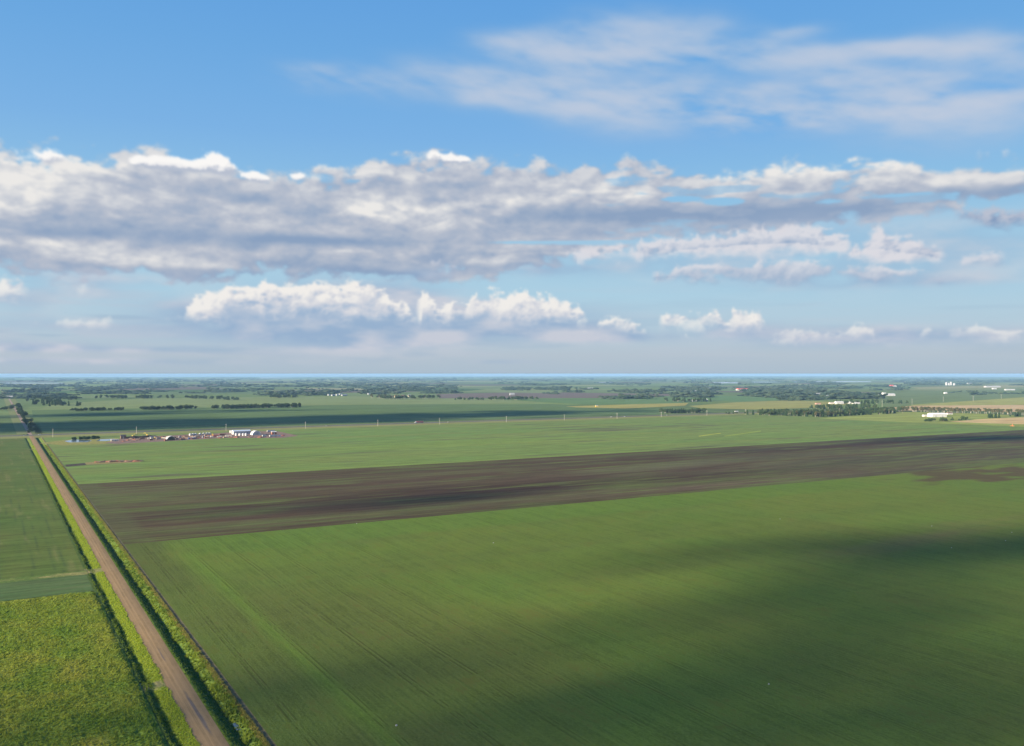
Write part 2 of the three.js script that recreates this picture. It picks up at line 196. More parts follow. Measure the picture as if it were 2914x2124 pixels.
// drilled crop: rows along z, tramline pairs every 25 m, thin patches
const cropTex = texture(2048, 2048, (u, v) => {
  const row = T(u, v, 160, 6, 3, 3), fine = T(u, v, 250, 250, 2, 20), spot = T(u, v, 24, 24, 4, 31), soil = sstep(0.18, 0.5, row * 0.5 + spot * 0.6 + fine * 0.45);
  const tr = (u * 8) % 1, tram = (Math.abs(tr - 0.46) < 0.015 || Math.abs(tr - 0.54) < 0.015) ? 0.5 * sstep(-0.3, 0.2, T(u, v, 8, 40, 3, 60) + 0.1) : 0;
  const k = 0.78 + row * 0.17 + fine * 0.17 + spot * 0.1;
  let c = [k, k, k]; c = mixc(c, [0.78, 0.56, 0.62], soil * 0.6); return mixc(c, [0.5, 0.42, 0.46], tram);
});
// worked soil and far crops: streaks along x
const streakTex = texture(1024, 2048, (u, v) => { const a = T(u, v, 5, 150, 4, 5), b = T(u, v, 16, 90, 4, 9), f = T(u, v, 250, 250, 1, 17), k = 0.76 + a * 0.2 + b * 0.18 + f * 0.1; return [k, k + b * 0.05, k]; });
const lushTex = texture(1024, 1024, (u, v) => { const a = T(u, v, 20, 20, 5, 40), f = T(u, v, 180, 180, 2, 44), k = 0.74 + a * 0.26 + f * 0.32; return [k + a * 0.08, k, k - a * 0.05]; });
const gravelTex = texture(512, 2048, (u, v) => {
  const f = T(u, v, 120, 250, 2, 50), b = T(u, v, 8, 30, 4, 54), track = Math.exp(-(((u - 0.27) / 0.05) ** 2)) + Math.exp(-(((u - 0.47) / 0.05) ** 2)) + 0.7 * Math.exp(-(((u - 0.70) / 0.06) ** 2)), ln = T(u, v, 40, 3, 3, 58);
  const k = 0.74 + f * 0.1 + b * 0.14 + ln * 0.14 + track * 0.13 - 0.05; return mixc([k, k, k], [0.62, 0.62, 0.7], sstep(0.12, 0.4, b + ln * 0.4) * 0.4);
});
const grass = (t, w, h, o = {}) => new THREE.MeshPhysicalMaterial({ map: metres(t, w, h), vertexColors: true, roughness: 1, specularIntensity: 0.08, ...o });
const mCrop = grass(cropTex, 200, 200, { bumpMap: metres(cropTex, 200, 200), bumpScale: 0.25 });
const mStreak = grass(streakTex, 400, 400), mFar = grass(streakTex, 1400, 1400), mLush = grass(lushTex, 60, 60), mVerge = grass(lushTex, 24, 40);
const mRoad = grass(gravelTex, 8.3, 120, { bumpMap: metres(gravelTex, 8.3, 120), bumpScale: 0.03 });

const TONE = 1.3;                                          // the textures average 0.77
// a grid of ground: colour and height by place, uv in metres
function sheet(xs, zs, col, hgt) {
  const nx = xs.length, nz = zs.length, p = new Float32Array(nx * nz * 3), c = new Float32Array(nx * nz * 3), uv = new Float32Array(nx * nz * 2), idx = [];
  for (let j = 0; j < nz; j++) for (let i = 0; i < nx; i++) { const k = j * nx + i, x = xs[i], z = zs[j]; p[k * 3] = x; p[k * 3 + 1] = hgt(x, z); p[k * 3 + 2] = z; const q = col(x, z); c[k * 3] = q[0] * TONE; c[k * 3 + 1] = q[1] * TONE; c[k * 3 + 2] = q[2] * TONE; uv[k * 2] = x; uv[k * 2 + 1] = -z; }
  for (let j = 0; j < nz - 1; j++) for (let i = 0; i < nx - 1; i++) { const a = j * nx + i, b = a + 1, d = a + nx, e = d + 1; idx.push(a, b, d, b, e, d); }
  const g = new THREE.BufferGeometry(); g.setAttribute('position', new THREE.BufferAttribute(p, 3)); g.setAttribute('color', new THREE.BufferAttribute(c, 3)); g.setAttribute('uv', new THREE.BufferAttribute(uv, 2));
  g.setIndex(new THREE.BufferAttribute(new Uint32Array(zs[0] > zs[1] ? idx.map((v, i) => i % 3 === 1 ? idx[i + 1] : i % 3 === 2 ? idx[i - 1] : v) : idx), 1)); g.computeVertexNormals(); return g;
}
const span = (a, b, step) => { const n = Math.max(1, Math.round(Math.abs(b - a) / step)), l = []; for (let i = 0; i <= n; i++) l.push(a + (b - a) * i / n); return l; };

// ------------------------------------------------------------------ base colours (linear)
const GREEN = [0.090, 0.142, 0.025], DEEP = [0.062, 0.110, 0.030], SOIL = [0.078, 0.056, 0.028], WET = [0.048, 0.027, 0.020], THIN = [0.074, 0.088, 0.025], YELLOW = [0.24, 0.24, 0.075], TAN = [0.40, 0.29, 0.16], VERGE = [0.150, 0.190, 0.026];

// ------------------------------------------------------------------ the ground sheet to the skyline, and the patchwork of quarter sections on it
{
  const ring = [-36000, -24000, -14000, -8000, -4000, -1500, 0, 1500, 4000, 8000, 14000, 24000, 36000], g = sheet(ring, ring, (x, z) => mixc(DEEP, GREEN, 0.5 + 0.5 * noise2(x / 9000, z / 9000)), () => -3);
  structure('ground', g, mFar, 'flat green prairie ground reaching the skyline');
  const pos = [], col = [], uv = []; const r = rng(5);
  const quad = (x0, x1, z0, z1, c) => { const p = [[x0, z0], [x0, z1], [x1, z1], [x0, z0], [x1, z1], [x1, z0]]; for (const [x, z] of (z1 > z0 ? p : p)) { pos.push(x, -0.3, z); col.push(...c.map((v) => v * TONE)); uv.push(x, -z); } };
  const kinds = [[0.13, 0.175, 0.05], [0.12, 0.17, 0.05], [0.105, 0.15, 0.05], [0.12, 0.165, 0.055], DEEP, [0.13, 0.16, 0.06], [0.20, 0.22, 0.08], [0.12, 0.095, 0.07], [0.09, 0.13, 0.05]];
  const fill = (X0, X1, Z0, Z1) => { for (let x = X0; x < X1 - 1; x += 812) for (let z = Z0; z > Z1 + 1; z -= 812) { const d = Math.hypot(x, z), k = d < 5200 ? kinds[Math.floor(r() * 4)] : kinds[Math.floor(r() * 9)], s = 0.85 + r() * 0.3; const e = Math.min(x + 812, X1), f = Math.max(z - 812, Z1); quad(x, e - 7, f + 7, z, k.map((v) => v * s)); quad(e - 7, e, f, z, VERGE.map((v) => v * 0.6)); quad(x, e - 7, f, f + 7, VERGE.map((v) => v * 0.6)); } };
  fill(-26000, 34000, -1962, -32000); fill(-26000, -40, 3000, -1962); fill(2420, 34000, 3000, -1962); fill(-40, 2420, 3000, -60);
  const gg = new THREE.BufferGeometry(); gg.setAttribute('position', new THREE.Float32BufferAttribute(pos, 3)); gg.setAttribute('color', new THREE.Float32BufferAttribute(col, 3)); gg.setAttribute('uv', new THREE.Float32BufferAttribute(uv, 2)); gg.computeVertexNormals();
  structure('farmland', gg, mFar, 'patchwork of far green and brown quarter section fields');
}
// fields told apart beyond the highway, outlined on the ground
const farField = (name, pts, c, label, y = 0) => {
  const q = pts.map(([x, py]) => G(x, py)), sh = new THREE.Shape(q.map(([x, z]) => new THREE.Vector2(x, -z))), g = new THREE.ShapeGeometry(sh).rotateX(-Math.PI / 2).translate(0, y, 0), p = g.attributes.position, cc = [], uv = [];
  for (let i = 0; i < p.count; i++) { cc.push(...c.map((v) => v * TONE)); uv.push(p.getX(i), -p.getZ(i)); }
  g.setAttribute('color', new THREE.Float32BufferAttribute(cc, 3)); g.setAttribute('uv', new THREE.Float32BufferAttribute(uv, 2)); structure(name, g, mFar, label);
};
farField('crop_field', [[90, 1168], [610, 1160], [1000, 1153], [1560, 1150], [1900, 1163], [1890, 1183], [1450, 1194], [700, 1216], [100, 1236]], [0.095, 0.145, 0.050], 'broad dark green crop field behind the power line', -0.1);
farField('crop_field', [[150, 1150], [420, 1134], [1000, 1128], [1400, 1136], [1560, 1148], [1000, 1152], [610, 1158], [110, 1166]], [0.165, 0.205, 0.075], 'pale green field between the far bluffs of trees', -0.1);
farField('ploughed_field', [[1240, 1122], [1500, 1116], [2000, 1123], [1880, 1130], [1740, 1133], [1250, 1134]], [0.135, 0.105, 0.085], 'brown ploughed field far beyond the highway', 0);
farField('crop_field', [[1400, 1134], [1740, 1134], [1900, 1131], [2030, 1141], [1900, 1149], [1700, 1153], [1560, 1146]], [0.10, 0.165, 0.055], 'green field behind the yellow strip', 0);
farField('pasture', [[1610, 1157], [1800, 1151], [1960, 1147], [1950, 1155], [1780, 1163], [1640, 1160]], [0.28, 0.25, 0.07], 'yellow pasture strip beyond the highway trees', 0.1);
farField('pasture', [[1960, 1156], [2100, 1145], [2250, 1140], [2450, 1147], [2350, 1160], [2150, 1166], [1990, 1162]], [0.25, 0.24, 0.07], 'yellow green pasture behind the farm trees', 0.1);
farField('crop_field', [[1840, 1128], [2150, 1126], [2290, 1138], [2100, 1144], [2030, 1140], [1900, 1131]], [0.10, 0.17, 0.06], 'bright green far field by woods', 0.1);
farField('pasture', [[2560, 1172], [2800, 1178], [2914, 1184], [3000, 1186], [3000, 1218], [2620, 1204], [2450, 1197], [2330, 1191]], [0.22, 0.25, 0.06], 'yellow green pasture round the white shed', 0.12);
farField('stubble_field', [[2700, 1201], [2800, 1193], [2914, 1188], [3000, 1186], [3000, 1209], [2914, 1208], [2800, 1205]], [0.46, 0.33, 0.15], 'tan stubble beside the dark field', 0.24);
farField('stubble_field', [[2530, 1161], [2600, 1155], [2914, 1153], [3000, 1152], [3000, 1176], [2914, 1173], [2700, 1168], [2560, 1169]], [0.44, 0.31, 0.16], 'tan stubble behind the row of poplars', 0.12);
farField('pasture', [[2590, 1153], [2914, 1131], [3000, 1127], [3000, 1152], [2600, 1155]], [0.27, 0.27, 0.075], 'yellow green strip under the far poles', 0.1);
farField('crop_field', [[2450, 1119], [2914, 1107], [3000, 1105], [3000, 1127], [2590, 1152], [2530, 1160], [2490, 1140]], [0.125, 0.165, 0.06], 'dull green field before the long white barn', 0.05);
farField('stubble_field', [[2590, 1103], [2914, 1095], [2914, 1103], [2620, 1108]], [0.24, 0.23, 0.10], 'pale strip on the right of the far farmland', 0.3);
farField('crop_field', [[1400, 1107], [1500, 1110], [1620, 1117], [1560, 1119], [1300, 1116]], [0.15, 0.19, 0.07], 'pale green strip beyond brown ploughing', 0.3);
farField('crop_field', [[870, 1105], [1040, 1106], [1030, 1110], [860, 1109]], [0.24, 0.22, 0.12], 'thin pale strip among far woods', 0.3);
farField('crop_field', [[120, 1131], [420, 1126], [430, 1130], [150, 1134]], [0.16, 0.20, 0.08], 'pale light green strip among far left woods', 0.3);
const lakes = mat(0.55, 0.6, 0.66, { roughness: 0.25 });
for (const [a, y, b, w] of [[-60, 1091, 180, 1.1], [740, 1076, 830, 0.7], [1070, 1081, 1150, 0.7], [1705, 1089, 1745, 1.1], [2030, 1090, 2100, 1.4], [2140, 1088, 2220, 0.9], [2260, 1087, 2480, 1.3]]) {
  const q = [[a, y - w], [b, y - w * 0.6], [b, y + w * 0.6], [a, y + w]].map(([x, p]) => G(x, p)), g = new THREE.ShapeGeometry(new THREE.Shape(q.map(([x, z]) => new THREE.Vector2(x, -z)))).rotateX(-Math.PI / 2).translate(0, 1, 0); structure('lake', g, lakes, 'thin pale sheet of far water below the skyline');
}

const AREA = (x, z, cx, cz, rx, rz) => Math.exp(-(((x - cx) / rx) ** 2) - ((z - cz) / rz) ** 2);
// ------------------------------------------------------------------ the road corridor
const ROAD_L = 56, ROAD_R = 64.3, N_END = -1900;
const profile = (pts) => (x) => { if (x <= pts[0][0]) return pts[0][1]; for (let i = 1; i < pts.length; i++) if (x <= pts[i][0]) return mix(pts[i - 1][1], pts[i][1], (x - pts[i - 1][0]) / (pts[i][0] - pts[i - 1][0])); return pts.at(-1)[1]; };
const LP = profile([[46.5, -0.02], [48.7, -0.05], [49.6, -0.75], [50.4, -0.9], [51.2, -0.75], [54.2, -0.1], [55.6, 0.02], [56.2, -0.03]]), RP = profile([[64.1, -0.02], [65.0, 0.0], [65.6, -0.15], [68.9, -1.5], [69.8, -1.55], [72.4, -0.5], [74.6, -0.02], [76.2, -0.05], [76.8, -0.16], [77.2, -0.02]]);
const approach = (z) => Math.max(sstep(9, 4, Math.abs(z + 580)), sstep(6, 2.5, Math.abs(z + 355)), sstep(8, 4, Math.abs(z + 1560)));
const bumpy = (x, z, a = 1) => a * (0.16 * noise2(x * 0.9, z * 0.9) + 0.10 * noise2(x * 2.1, z * 2.1));
const ditchWander = (z) => 0.55 * noise2(3, z / 14) + 0.3 * noise2(8, z / 5);
const leftVergeH = (x, z) => { const k = approach(z), xs = x < 52 ? x - ditchWander(z) * sstep(56, 52, x) * sstep(46.5, 48, x) : x; return mix(LP(xs), -0.05, k) + bumpy(x, z, sstep(46.4, 47.5, x) * sstep(56.2, 55, x)); };
const rightVergeH = (x, z) => { const k = sstep(-620, -760, z), d = RP(x) * (1 - 0.0 * k); return d + bumpy(x, z, sstep(64, 65.5, x) * sstep(77, 74.5, x) * 1.3); };
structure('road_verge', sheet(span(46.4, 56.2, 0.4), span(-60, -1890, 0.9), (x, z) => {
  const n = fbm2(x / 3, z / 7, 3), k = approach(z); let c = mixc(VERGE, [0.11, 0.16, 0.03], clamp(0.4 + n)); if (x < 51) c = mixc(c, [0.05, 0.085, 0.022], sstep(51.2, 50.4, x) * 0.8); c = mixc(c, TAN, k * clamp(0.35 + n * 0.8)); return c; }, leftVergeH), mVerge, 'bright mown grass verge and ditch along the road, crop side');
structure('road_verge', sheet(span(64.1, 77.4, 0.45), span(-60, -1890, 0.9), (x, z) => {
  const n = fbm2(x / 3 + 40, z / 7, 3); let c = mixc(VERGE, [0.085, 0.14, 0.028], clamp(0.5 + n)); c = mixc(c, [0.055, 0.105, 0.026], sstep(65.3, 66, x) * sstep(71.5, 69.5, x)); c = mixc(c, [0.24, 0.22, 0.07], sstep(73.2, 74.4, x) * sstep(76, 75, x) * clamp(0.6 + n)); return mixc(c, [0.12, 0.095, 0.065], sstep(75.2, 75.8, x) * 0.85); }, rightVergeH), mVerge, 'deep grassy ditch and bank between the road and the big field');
{
  const g = sheet(span(0, 8.3, 0.35), span(-40, N_END, 3), (x, z) => { const n = fbm2(x / 4, z / 30, 3), wet = sstep(0.30, 0.55, AREA(x, z, 5.2 + 0.5 * noise2(2, z / 9), -318, 0.7, 22) + AREA(x, z, 4.4, -392, 0.35, 14) * 0.7 + fbm2(x / 0.8 + 9, z / 7, 3) * 0.35); return mixc(mixc([0.30, 0.20, 0.100], [0.245, 0.17, 0.09], clamp(0.5 + n)), [0.13, 0.115, 0.115], wet * 0.75); }, (x) => 0.02 + 0.12 * (1 - ((x - 4.15) / 4.15) ** 2)); g.translate(ROAD_L, 0, 0);
  structure('gravel_road', g, mRoad, 'straight reddish brown gravel road');
  const g2 = sheet(span(0, 7, 1.4), span(-1930, -7800, 60), () => [0.30, 0.22, 0.16], () => 0.06); g2.translate(56.5, 0, 0); structure('gravel_road', g2, mRoad, 'gravel road going on beyond the highway');
  structure('road_verge', sheet([38, 56.3], span(-1962, -7800, 200), () => [0.17, 0.19, 0.07], () => -0.1), mVerge, 'grass verge of the road beyond the highway, near side');
  structure('road_verge', sheet([63.7, 84], span(-1962, -7800, 200), () => [0.16, 0.18, 0.06], () => -0.1), mVerge, 'grass verge of the road beyond the highway, bushy side');
}

// ------------------------------------------------------------------ fields right of the road
structure('crop_field', sheet(span(77.2, 1150, 6.5), span(-40, -658, 5), (x, z) => {
  const n = fbm2(x / 60, z / 60, 4), m = fbm2(x / 170 + 5, z / 35, 4); let c = mixc(GREEN, [0.108, 0.142, 0.026], clamp(0.5 + n));
  c = mixc(c, THIN, clamp(sstep(260, 110, x - z * -0.12 * 0 ) * 0.55 + n * 0.5) * sstep(-560, -420, z));
  c = mixc(c, THIN, clamp(m * 1.1) * 0.6);
  c = mixc(c, [0.088, 0.155, 0.024], sstep(-585, -600, z + n * 8) * sstep(100, 128, x) * sstep(900, 700, x) * 0.55);   // greener headland
  c = mixc(c, THIN, sstep(104, 96, x + n * 14) * sstep(-450, -560, z) * 0.7);
  c = mixc(c, [0.098, 0.165, 0.024], sstep(107.5, 109, x) * sstep(114.5, 113, x) * sstep(-612, -590, z) * 0.6);        // strip drilled twice
  c = mixc(c, [0.14, 0.115, 0.05], AREA(x, z, 620, -400, 140, 40) * clamp(0.5 + m * 2) * 0.7);
  c = mixc(c, SOIL, sstep(0.05, 0.3, fbm2(x / 60, z / 14 + 9, 4) + (AREA(x, z, 985, -610, 170, 70) - 0.45) * 0.9) * 0.9 * sstep(820, 900, x));
  return c; }, (x, z) => 0), mCrop, 'big green crop field with drill rows right of the road');
structure('ploughed_field', sheet(span(77.2, 2420, 8), span(-658, -1041, 3), (x, z) => {
  const n = fbm2(x / 260, z / 24, 4) * 0.75 + fbm2(x / 420 + 3, z / 7, 4) * 0.5, m = fbm2(x / 90, z / 90, 3); let c = mixc([0.070, 0.046, 0.028], [0.092, 0.088, 0.038], clamp(0.55 + n * 2.2 + m * 0.7));
  c = mixc(c, [0.084, 0.086, 0.036], sstep(99, 95, x) * 0.7);
  const wet = AREA(x, z, 450, -800, 230, 36) + 0.8 * AREA(x, z, 640, -760, 220, 24) + 0.7 * AREA(x, z, 900, -960, 360, 34) + 0.7 * AREA(x, z, 1400, -960, 500, 40) + 0.6 * AREA(x, z, 300, -670, 260, 12);
  c = mixc(c, WET, clamp(wet * (1.1 + n * 1.8)) * 0.95);
  c = mixc(c, [0.080, 0.112, 0.030], sstep(0.1, 0.42, fbm2(x / 150 + 7, z / 18, 4) + 0.25 * sstep(500, 900, x) * sstep(-860, -760, z)) * 0.5);
  c = mixc(c, [0.105, 0.070, 0.050], AREA(x, z, 760, -690, 240, 16) * 0.8 + AREA(x, z, 1250, -730, 300, 24) * 0.5);
  c = mixc(c, [0.11, 0.11, 0.055], clamp(AREA(x, z, 760, -840, 200, 50) + 0.8 * AREA(x, z, 1350, -860, 240, 30)) * clamp(0.6 + n * 2) * 0.8);
  c = mixc(c, [0.054, 0.042, 0.030], sstep(700, 1000, x) * sstep(-0.1, 0.3, n) * 0.7);
  c = mixc(c, [0.096, 0.118, 0.034], sstep(0.0, 0.25, fbm2(x / 110, z / 9 + 3, 4) + 0.35 * sstep(-720, -664, z) * sstep(480, 800, x) + 0.12 * sstep(900, 1300, x) - 0.14) * 0.75);
  return c; }, () => 0), mStreak, 'dark brown worked field between two green fields');
structure('crop_field', sheet(span(1150, 2420, 12), span(-40, -658, 10), (x, z) => { const n = fbm2(x / 120, z / 40, 4); return mixc(mixc(GREEN, SOIL, clamp(n * 2 + 0.3)), GREEN, sstep(-560, -420, z)); }, () => 0), mCrop, 'green field further right with bare patches');
structure('crop_field', sheet(span(77.2, 2420, 12), span(-1041, -1836, 8), (x, z) => {
  const n = fbm2(x / 300, z / 40, 4), m = fbm2(x / 70, z / 60, 3); let c = mixc([0.125, 0.195, 0.048], [0.150, 0.188, 0.050], clamp(0.5 + n * 1.2 + m * 0.4));
  c = mixc(c, [0.155, 0.225, 0.045], AREA(x, z, 700, -1330, 320, 60) * 0.6 + sstep(-1075, -1045, z) * 0.4);
  c = mixc(c, [0.09, 0.075, 0.05], clamp(sstep(0.18, 0.42, fbm2(x / 180, z / 16 + 4, 4) + AREA(x, z, 1250, -1500, 260, 70) * 0.5 - 0.05)) * 0.8);
  c = mixc(c, [0.10, 0.09, 0.045], AREA(x, z, 330, -1380, 90, 14) * 0.8 + AREA(x, z, 480, -1240, 70, 12) * 0.7);
  return c; }, () => 0), mStreak, 'pale green crop field between the worked field and the highway');
farField('weed_strip', [[1988, 1241], [2052, 1232.5], [2052, 1234], [1990, 1242.5]], [0.34, 0.36, 0.05], 'thin yellow weed strip in the pale green field', 0.02);
farField('weed_strip', [[2060, 1241], [2165, 1226], [2166, 1228], [2064, 1243]], [0.22, 0.28, 0.05], 'faint longer yellow weed strip in the pale green field', 0.02);
{ // burnt strip with brush piles
  const c = [[185, 1323], [240, 1318], [246, 1324], [188, 1329]].map(([x, y]) => G(x, y)), strip = [[240, 1317], [330, 1311], [402, 1310], [400, 1316], [330, 1319], [246, 1323]].map(([x, y]) => G(x, y));
  for (const [q, col, nm, lb] of [[c, [0.085, 0.068, 0.058], 'bare_patch', 'small dark tilled patch beside the road'], [strip, [0.30, 0.24, 0.10], 'bare_patch', 'tan strip of dead grass under brush piles']]) { const g = new THREE.ShapeGeometry(new THREE.Shape(q.map(([x, z]) => new THREE.Vector2(x, -z)))).rotateX(-Math.PI / 2).translate(0, 0.02, 0), k = g.attributes.position.count; g.setAttribute('color', new THREE.Float32BufferAttribute(Array(k).fill(col).flat(), 3)); structure(nm, g, grass(lushTex, 30, 30), lb); }
}

// ------------------------------------------------------------------ fields left of the road
const lushH = (x, z) => 0.55 + 0.16 * noise2(x / 2.4, z / 1.5) + 0.26 * noise2(x / 0.8, z / 0.6) + 0.3 * noise2(x / 7, z / 9) - 0.55 * sstep(44.6, 47.2, x) - 0.6 * sstep(-521, -526, z);
structure('tall_crop', sheet(span(-38, 47.4, 0.5), span(-130, -528, 0.5), (x, z) => { const n = fbm2(x / 14, z / 18, 4), m = noise2(x / 1.3, z / 1.3); return mixc([0.10, 0.165, 0.024], mixc([0.165, 0.200, 0.030], [0.20, 0.20, 0.04], clamp(n * 2)), clamp(0.4 + n * 0.9 + m * 0.2)); }, lushH), mLush, 'lush uneven yellow green crop left of the road');
structure('crop_field', sheet(span(-38, 46.5, 4), span(-526, -572, 2), (x, z) => { const n = fbm2(x / 40, z / 5, 4); return mixc([0.065, 0.115, 0.038], [0.10, 0.13, 0.05], clamp(0.4 + n)); }, () => 0.01), mStreak, 'narrow dark green strip past the tall crop');
structure('field_track', sheet(span(-38, 47.6, 3), span(-571, -583, 1.5), (x, z) => { const n = fbm2(x / 9, z / 2, 3); return mixc([0.095, 0.145, 0.034], [0.30, 0.25, 0.10], clamp(0.1 + n * 1.5 - Math.abs(z + 577) * 0.07 + 0.35 * sstep(10, 46, x))); }, () => 0.03), mVerge, 'grassy farm track leaving the road');
structure('crop_field', sheet(span(-38, 46.5, 1.5), span(-582, -1890, 3), (x, z) => {
  const n = fbm2(x / 26, z / 90, 4), w = 3.0 * fbm2(1.5, z / 130, 3), ln = Math.abs(((x + w * (1 + x / 60)) / 5.5) % 1 - 0.5), dk = sstep(0.16, 0.02, ln) * sstep(-0.15, 0.2, fbm2(x / 7, z / 120, 3)) * sstep(-1500, -900, z); let c = mixc([0.074, 0.116, 0.026], [0.106, 0.122, 0.030], clamp(0.4 + n * 1.1)); c = mixc(c, [0.05, 0.075, 0.03], dk * 0.55); return mixc(c, [0.17, 0.16, 0.06], sstep(0.2, 0.4, fbm2(x / 5 + 3, z / 60, 3)) * 0.4); }, () => 0), mStreak, 'dull green field with curving machine lines left of the road');

// ------------------------------------------------------------------ highway
structure('highway_verge', sheet(span(-2600, 2420, 60), span(-1836, -1904, 10), (x, z) => mixc([0.18, 0.20, 0.055], [0.22, 0.20, 0.08], clamp(0.5 + fbm2(x / 90, z / 9, 3))), () => 0.05), mStreak, 'yellowing grass strip under the power poles');
structure('highway_verge', sheet(span(-2600, 2420, 60), span(-1926, -1963, 12), (x, z) => mixc([0.13, 0.15, 0.05], [0.15, 0.15, 0.07], clamp(0.5 + fbm2(x / 90, z / 9, 3))), () => 0.05), mStreak, 'grass strip on the far side of the highway');
structure('highway', sheet(span(-2600, 2420, 100), [-1902, -1915, -1928], (x) => mixc([0.10, 0.10, 0.10], [0.13, 0.125, 0.12], clamp(0.5 + noise2(x / 60, 1))), () => 0.12), grass(lushTex, 40, 40), 'grey two lane highway crossing the gravel road');

// ------------------------------------------------------------------ clouds out of the frame, up-sun, whose shadows lie on the fields
const mCloud = mat(0.85, 0.85, 0.87, { roughness: 1 });
const puffGeo = [0, 1, 2].map((s) => { const g = new THREE.IcosahedronGeometry(1, 1), p = g.attributes.position; for (let i = 0; i < p.count; i++) { const x = p.getX(i), y = p.getY(i), z = p.getZ(i), k = 1 + 0.28 * noise3(x * 1.7 + s * 9, y * 1.7, z * 1.7) + 0.12 * noise3(x * 4, y * 4 + s, z * 4); p.setXYZ(i, x * k, y * k * 0.6, z * k); } g.computeVertexNormals(); return g; });
// shade is wanted at photo pixels [px, py] within rx (m, across the view) and rz (m, along it)
function cloud(label, px, py, rx, rz, n, size, seed, skew = 0) {
  const r = rng(seed), [tx, tz] = G(px, py), alt = 900, k = alt / SUN.y, list = [];
  const gauss = () => (r() + r() + r() + r() - 2) * 0.9;
  for (let i = 0; i < n; i++) { const a = gauss(), b = gauss(), s = size * (0.5 + r() * 0.9) * (1.15 - 0.4 * Math.hypot(a, b)), lx = a * rx, lz = b * rz + a * rx * skew; list.push(puffGeo[i % 3].clone().scale(s * 1.25, s * 0.5, s * 0.8).rotateY(YAW * -1 + r() * 0.6).translate(tx + RGT.x * lx + FWD.x * lz, (r() - 0.5) * size * 0.5, tz + RGT.z * lx + FWD.z * lz)); }
  const o = new THREE.Mesh(mergeGeometries(list), mCloud); o.name = numbered('cloud'); o.position.copy(SUN).multiplyScalar(k); o.userData = { kind: 'structure', label, category: 'cloud' }; scene.add(lit(o));
}
cloud('broken fair weather cloud over the fields, shading the near crop', 1300, 2070, 210, 90, 50, 15, 11, 0);
cloud('wide thin cloud shading the near right of the crop field', 2600, 2010, 170, 85, 36, 15, 12, 0);
cloud('ragged cloud between the two that shade the crop field', 2720, 1740, 210, 66, 44, 15, 14, 0.1);
cloud('small cloud shading the right of the crop field', 2830, 1560, 240, 80, 110, 15, 13, 0.15);
cloud('thin cloud shading the middle of the worked field', 1180, 1424, 180, 44, 24, 14, 17, 0.5);
cloud('long cloud shading the field behind the highway', 800, 1196, 900, 220, 460, 46, 19, 0.57);
cloud('thin cloud shading the far field left of the poles', 350, 1178, 500, 160, 50, 46, 23, 0.57);
cloud('thin cloud shading the far end of the worked field', 2780, 1248, 240, 60, 60, 18, 29, 0.3);

// ------------------------------------------------------------------ grass tufts and crop tops: nobody could count them
function tuftGeo(n, h, w, seed) { const r = rng(seed), pos = []; for (let i = 0; i < n; i++) { const a = r() * 6.28, l = w * (0.3 + r()), hh = h * (0.6 + 0.5 * r()), bx = (r() - 0.5) * w, bz = (r() - 0.5) * w, ca = Math.cos(a), sa = Math.sin(a), q = w * 0.32; pos.push(bx - sa * q, 0, bz + ca * q, bx + sa * q, 0, bz - ca * q, bx + ca * l, hh, bz + sa * l); } const g = new THREE.BufferGeometry(); g.setAttribute('position', new THREE.Float32BufferAttribute(pos, 3)); g.computeVertexNormals(); return g; }
function scatter(name, label, category, geo, m, count, seed, place, tint) {
  const o = new THREE.InstancedMesh(geo, m, count), r = rng(seed), M = new THREE.Matrix4(), q = new THREE.Quaternion(), e = new THREE.Euler(), c = new THREE.Color();
  for (let i = 0; i < count; i++) { const [x, y, z, s, sy] = place(r); e.set((r() - 0.5) * 0.3, r() * 6.28, (r() - 0.5) * 0.3); M.compose(new THREE.Vector3(x, y, z), q.setFromEuler(e), new THREE.Vector3(s, sy ?? s, s)); o.setMatrixAt(i, M); const t = tint(r, x, z); c.setRGB(t[0], t[1], t[2]); o.setColorAt(i, c); }
  return stuff(name, o, label, category);
}
const mLeaf = new THREE.MeshPhysicalMaterial({ color: 0xffffff, roughness: 1, transmission: 0.35, thickness: 0, specularIntensity: 0.1, side: THREE.DoubleSide });
scatter('crop_tops', 'leafy tops of the lush crop left of the road', 'crop', tuftGeo(7, 0.5, 0.3, 3), mLeaf, 96000, 31, (r) => { const z = -150 - 372 * Math.pow(r(), 1.15), x = -22 + r() * 68.6; return [x, lushH(x, z) - 0.2, z, 0.7 + r() * 0.8]; }, (r, x, z) => { const n = fbm2(x / 14, z / 18, 4), k = 0.62 + r() * 0.65; return mixc([0.17, 0.25, 0.028], [0.32, 0.33, 0.045], clamp(0.45 + n)).map((v) => v * k); });
scatter('verge_grass', 'tall bright grass on the verge beside the road', 'grass', tuftGeo(7, 0.42, 0.35, 5), mLeaf, 26000, 33, (r) => { const z = -140 - 1500 * Math.pow(r(), 1.8), x = 51.6 + r() * (4.4 + 0.7 * noise2(5, z / 6) + 0.4 * noise2(9, z / 1.7)); return [x, leftVergeH(x, z) - 0.05, z, (0.7 + r() * 0.6) * (1 - 0.75 * approach(z)), (0.7 + r() * 0.7) * (1 - 0.8 * approach(z))]; }, (r) => mixc([0.26, 0.36, 0.03], [0.38, 0.42, 0.045], r()));
scatter('ditch_grass', 'rank grass in the narrow ditch beside the tall crop', 'grass', tuftGeo(9, 0.6, 0.4, 12), mLeaf, 12000, 43, (r) => { const z = -140 - 1300 * Math.pow(r(), 1.9), x = 48 + r() * 3.6; return [x, leftVergeH(x, z) - 0.05, z, (0.5 + r() * 0.8) * (0.75 + 0.7 * noise2(x / 2, z / 6))]; }, (r) => mixc([0.09, 0.16, 0.02], [0.22, 0.28, 0.035], r()));
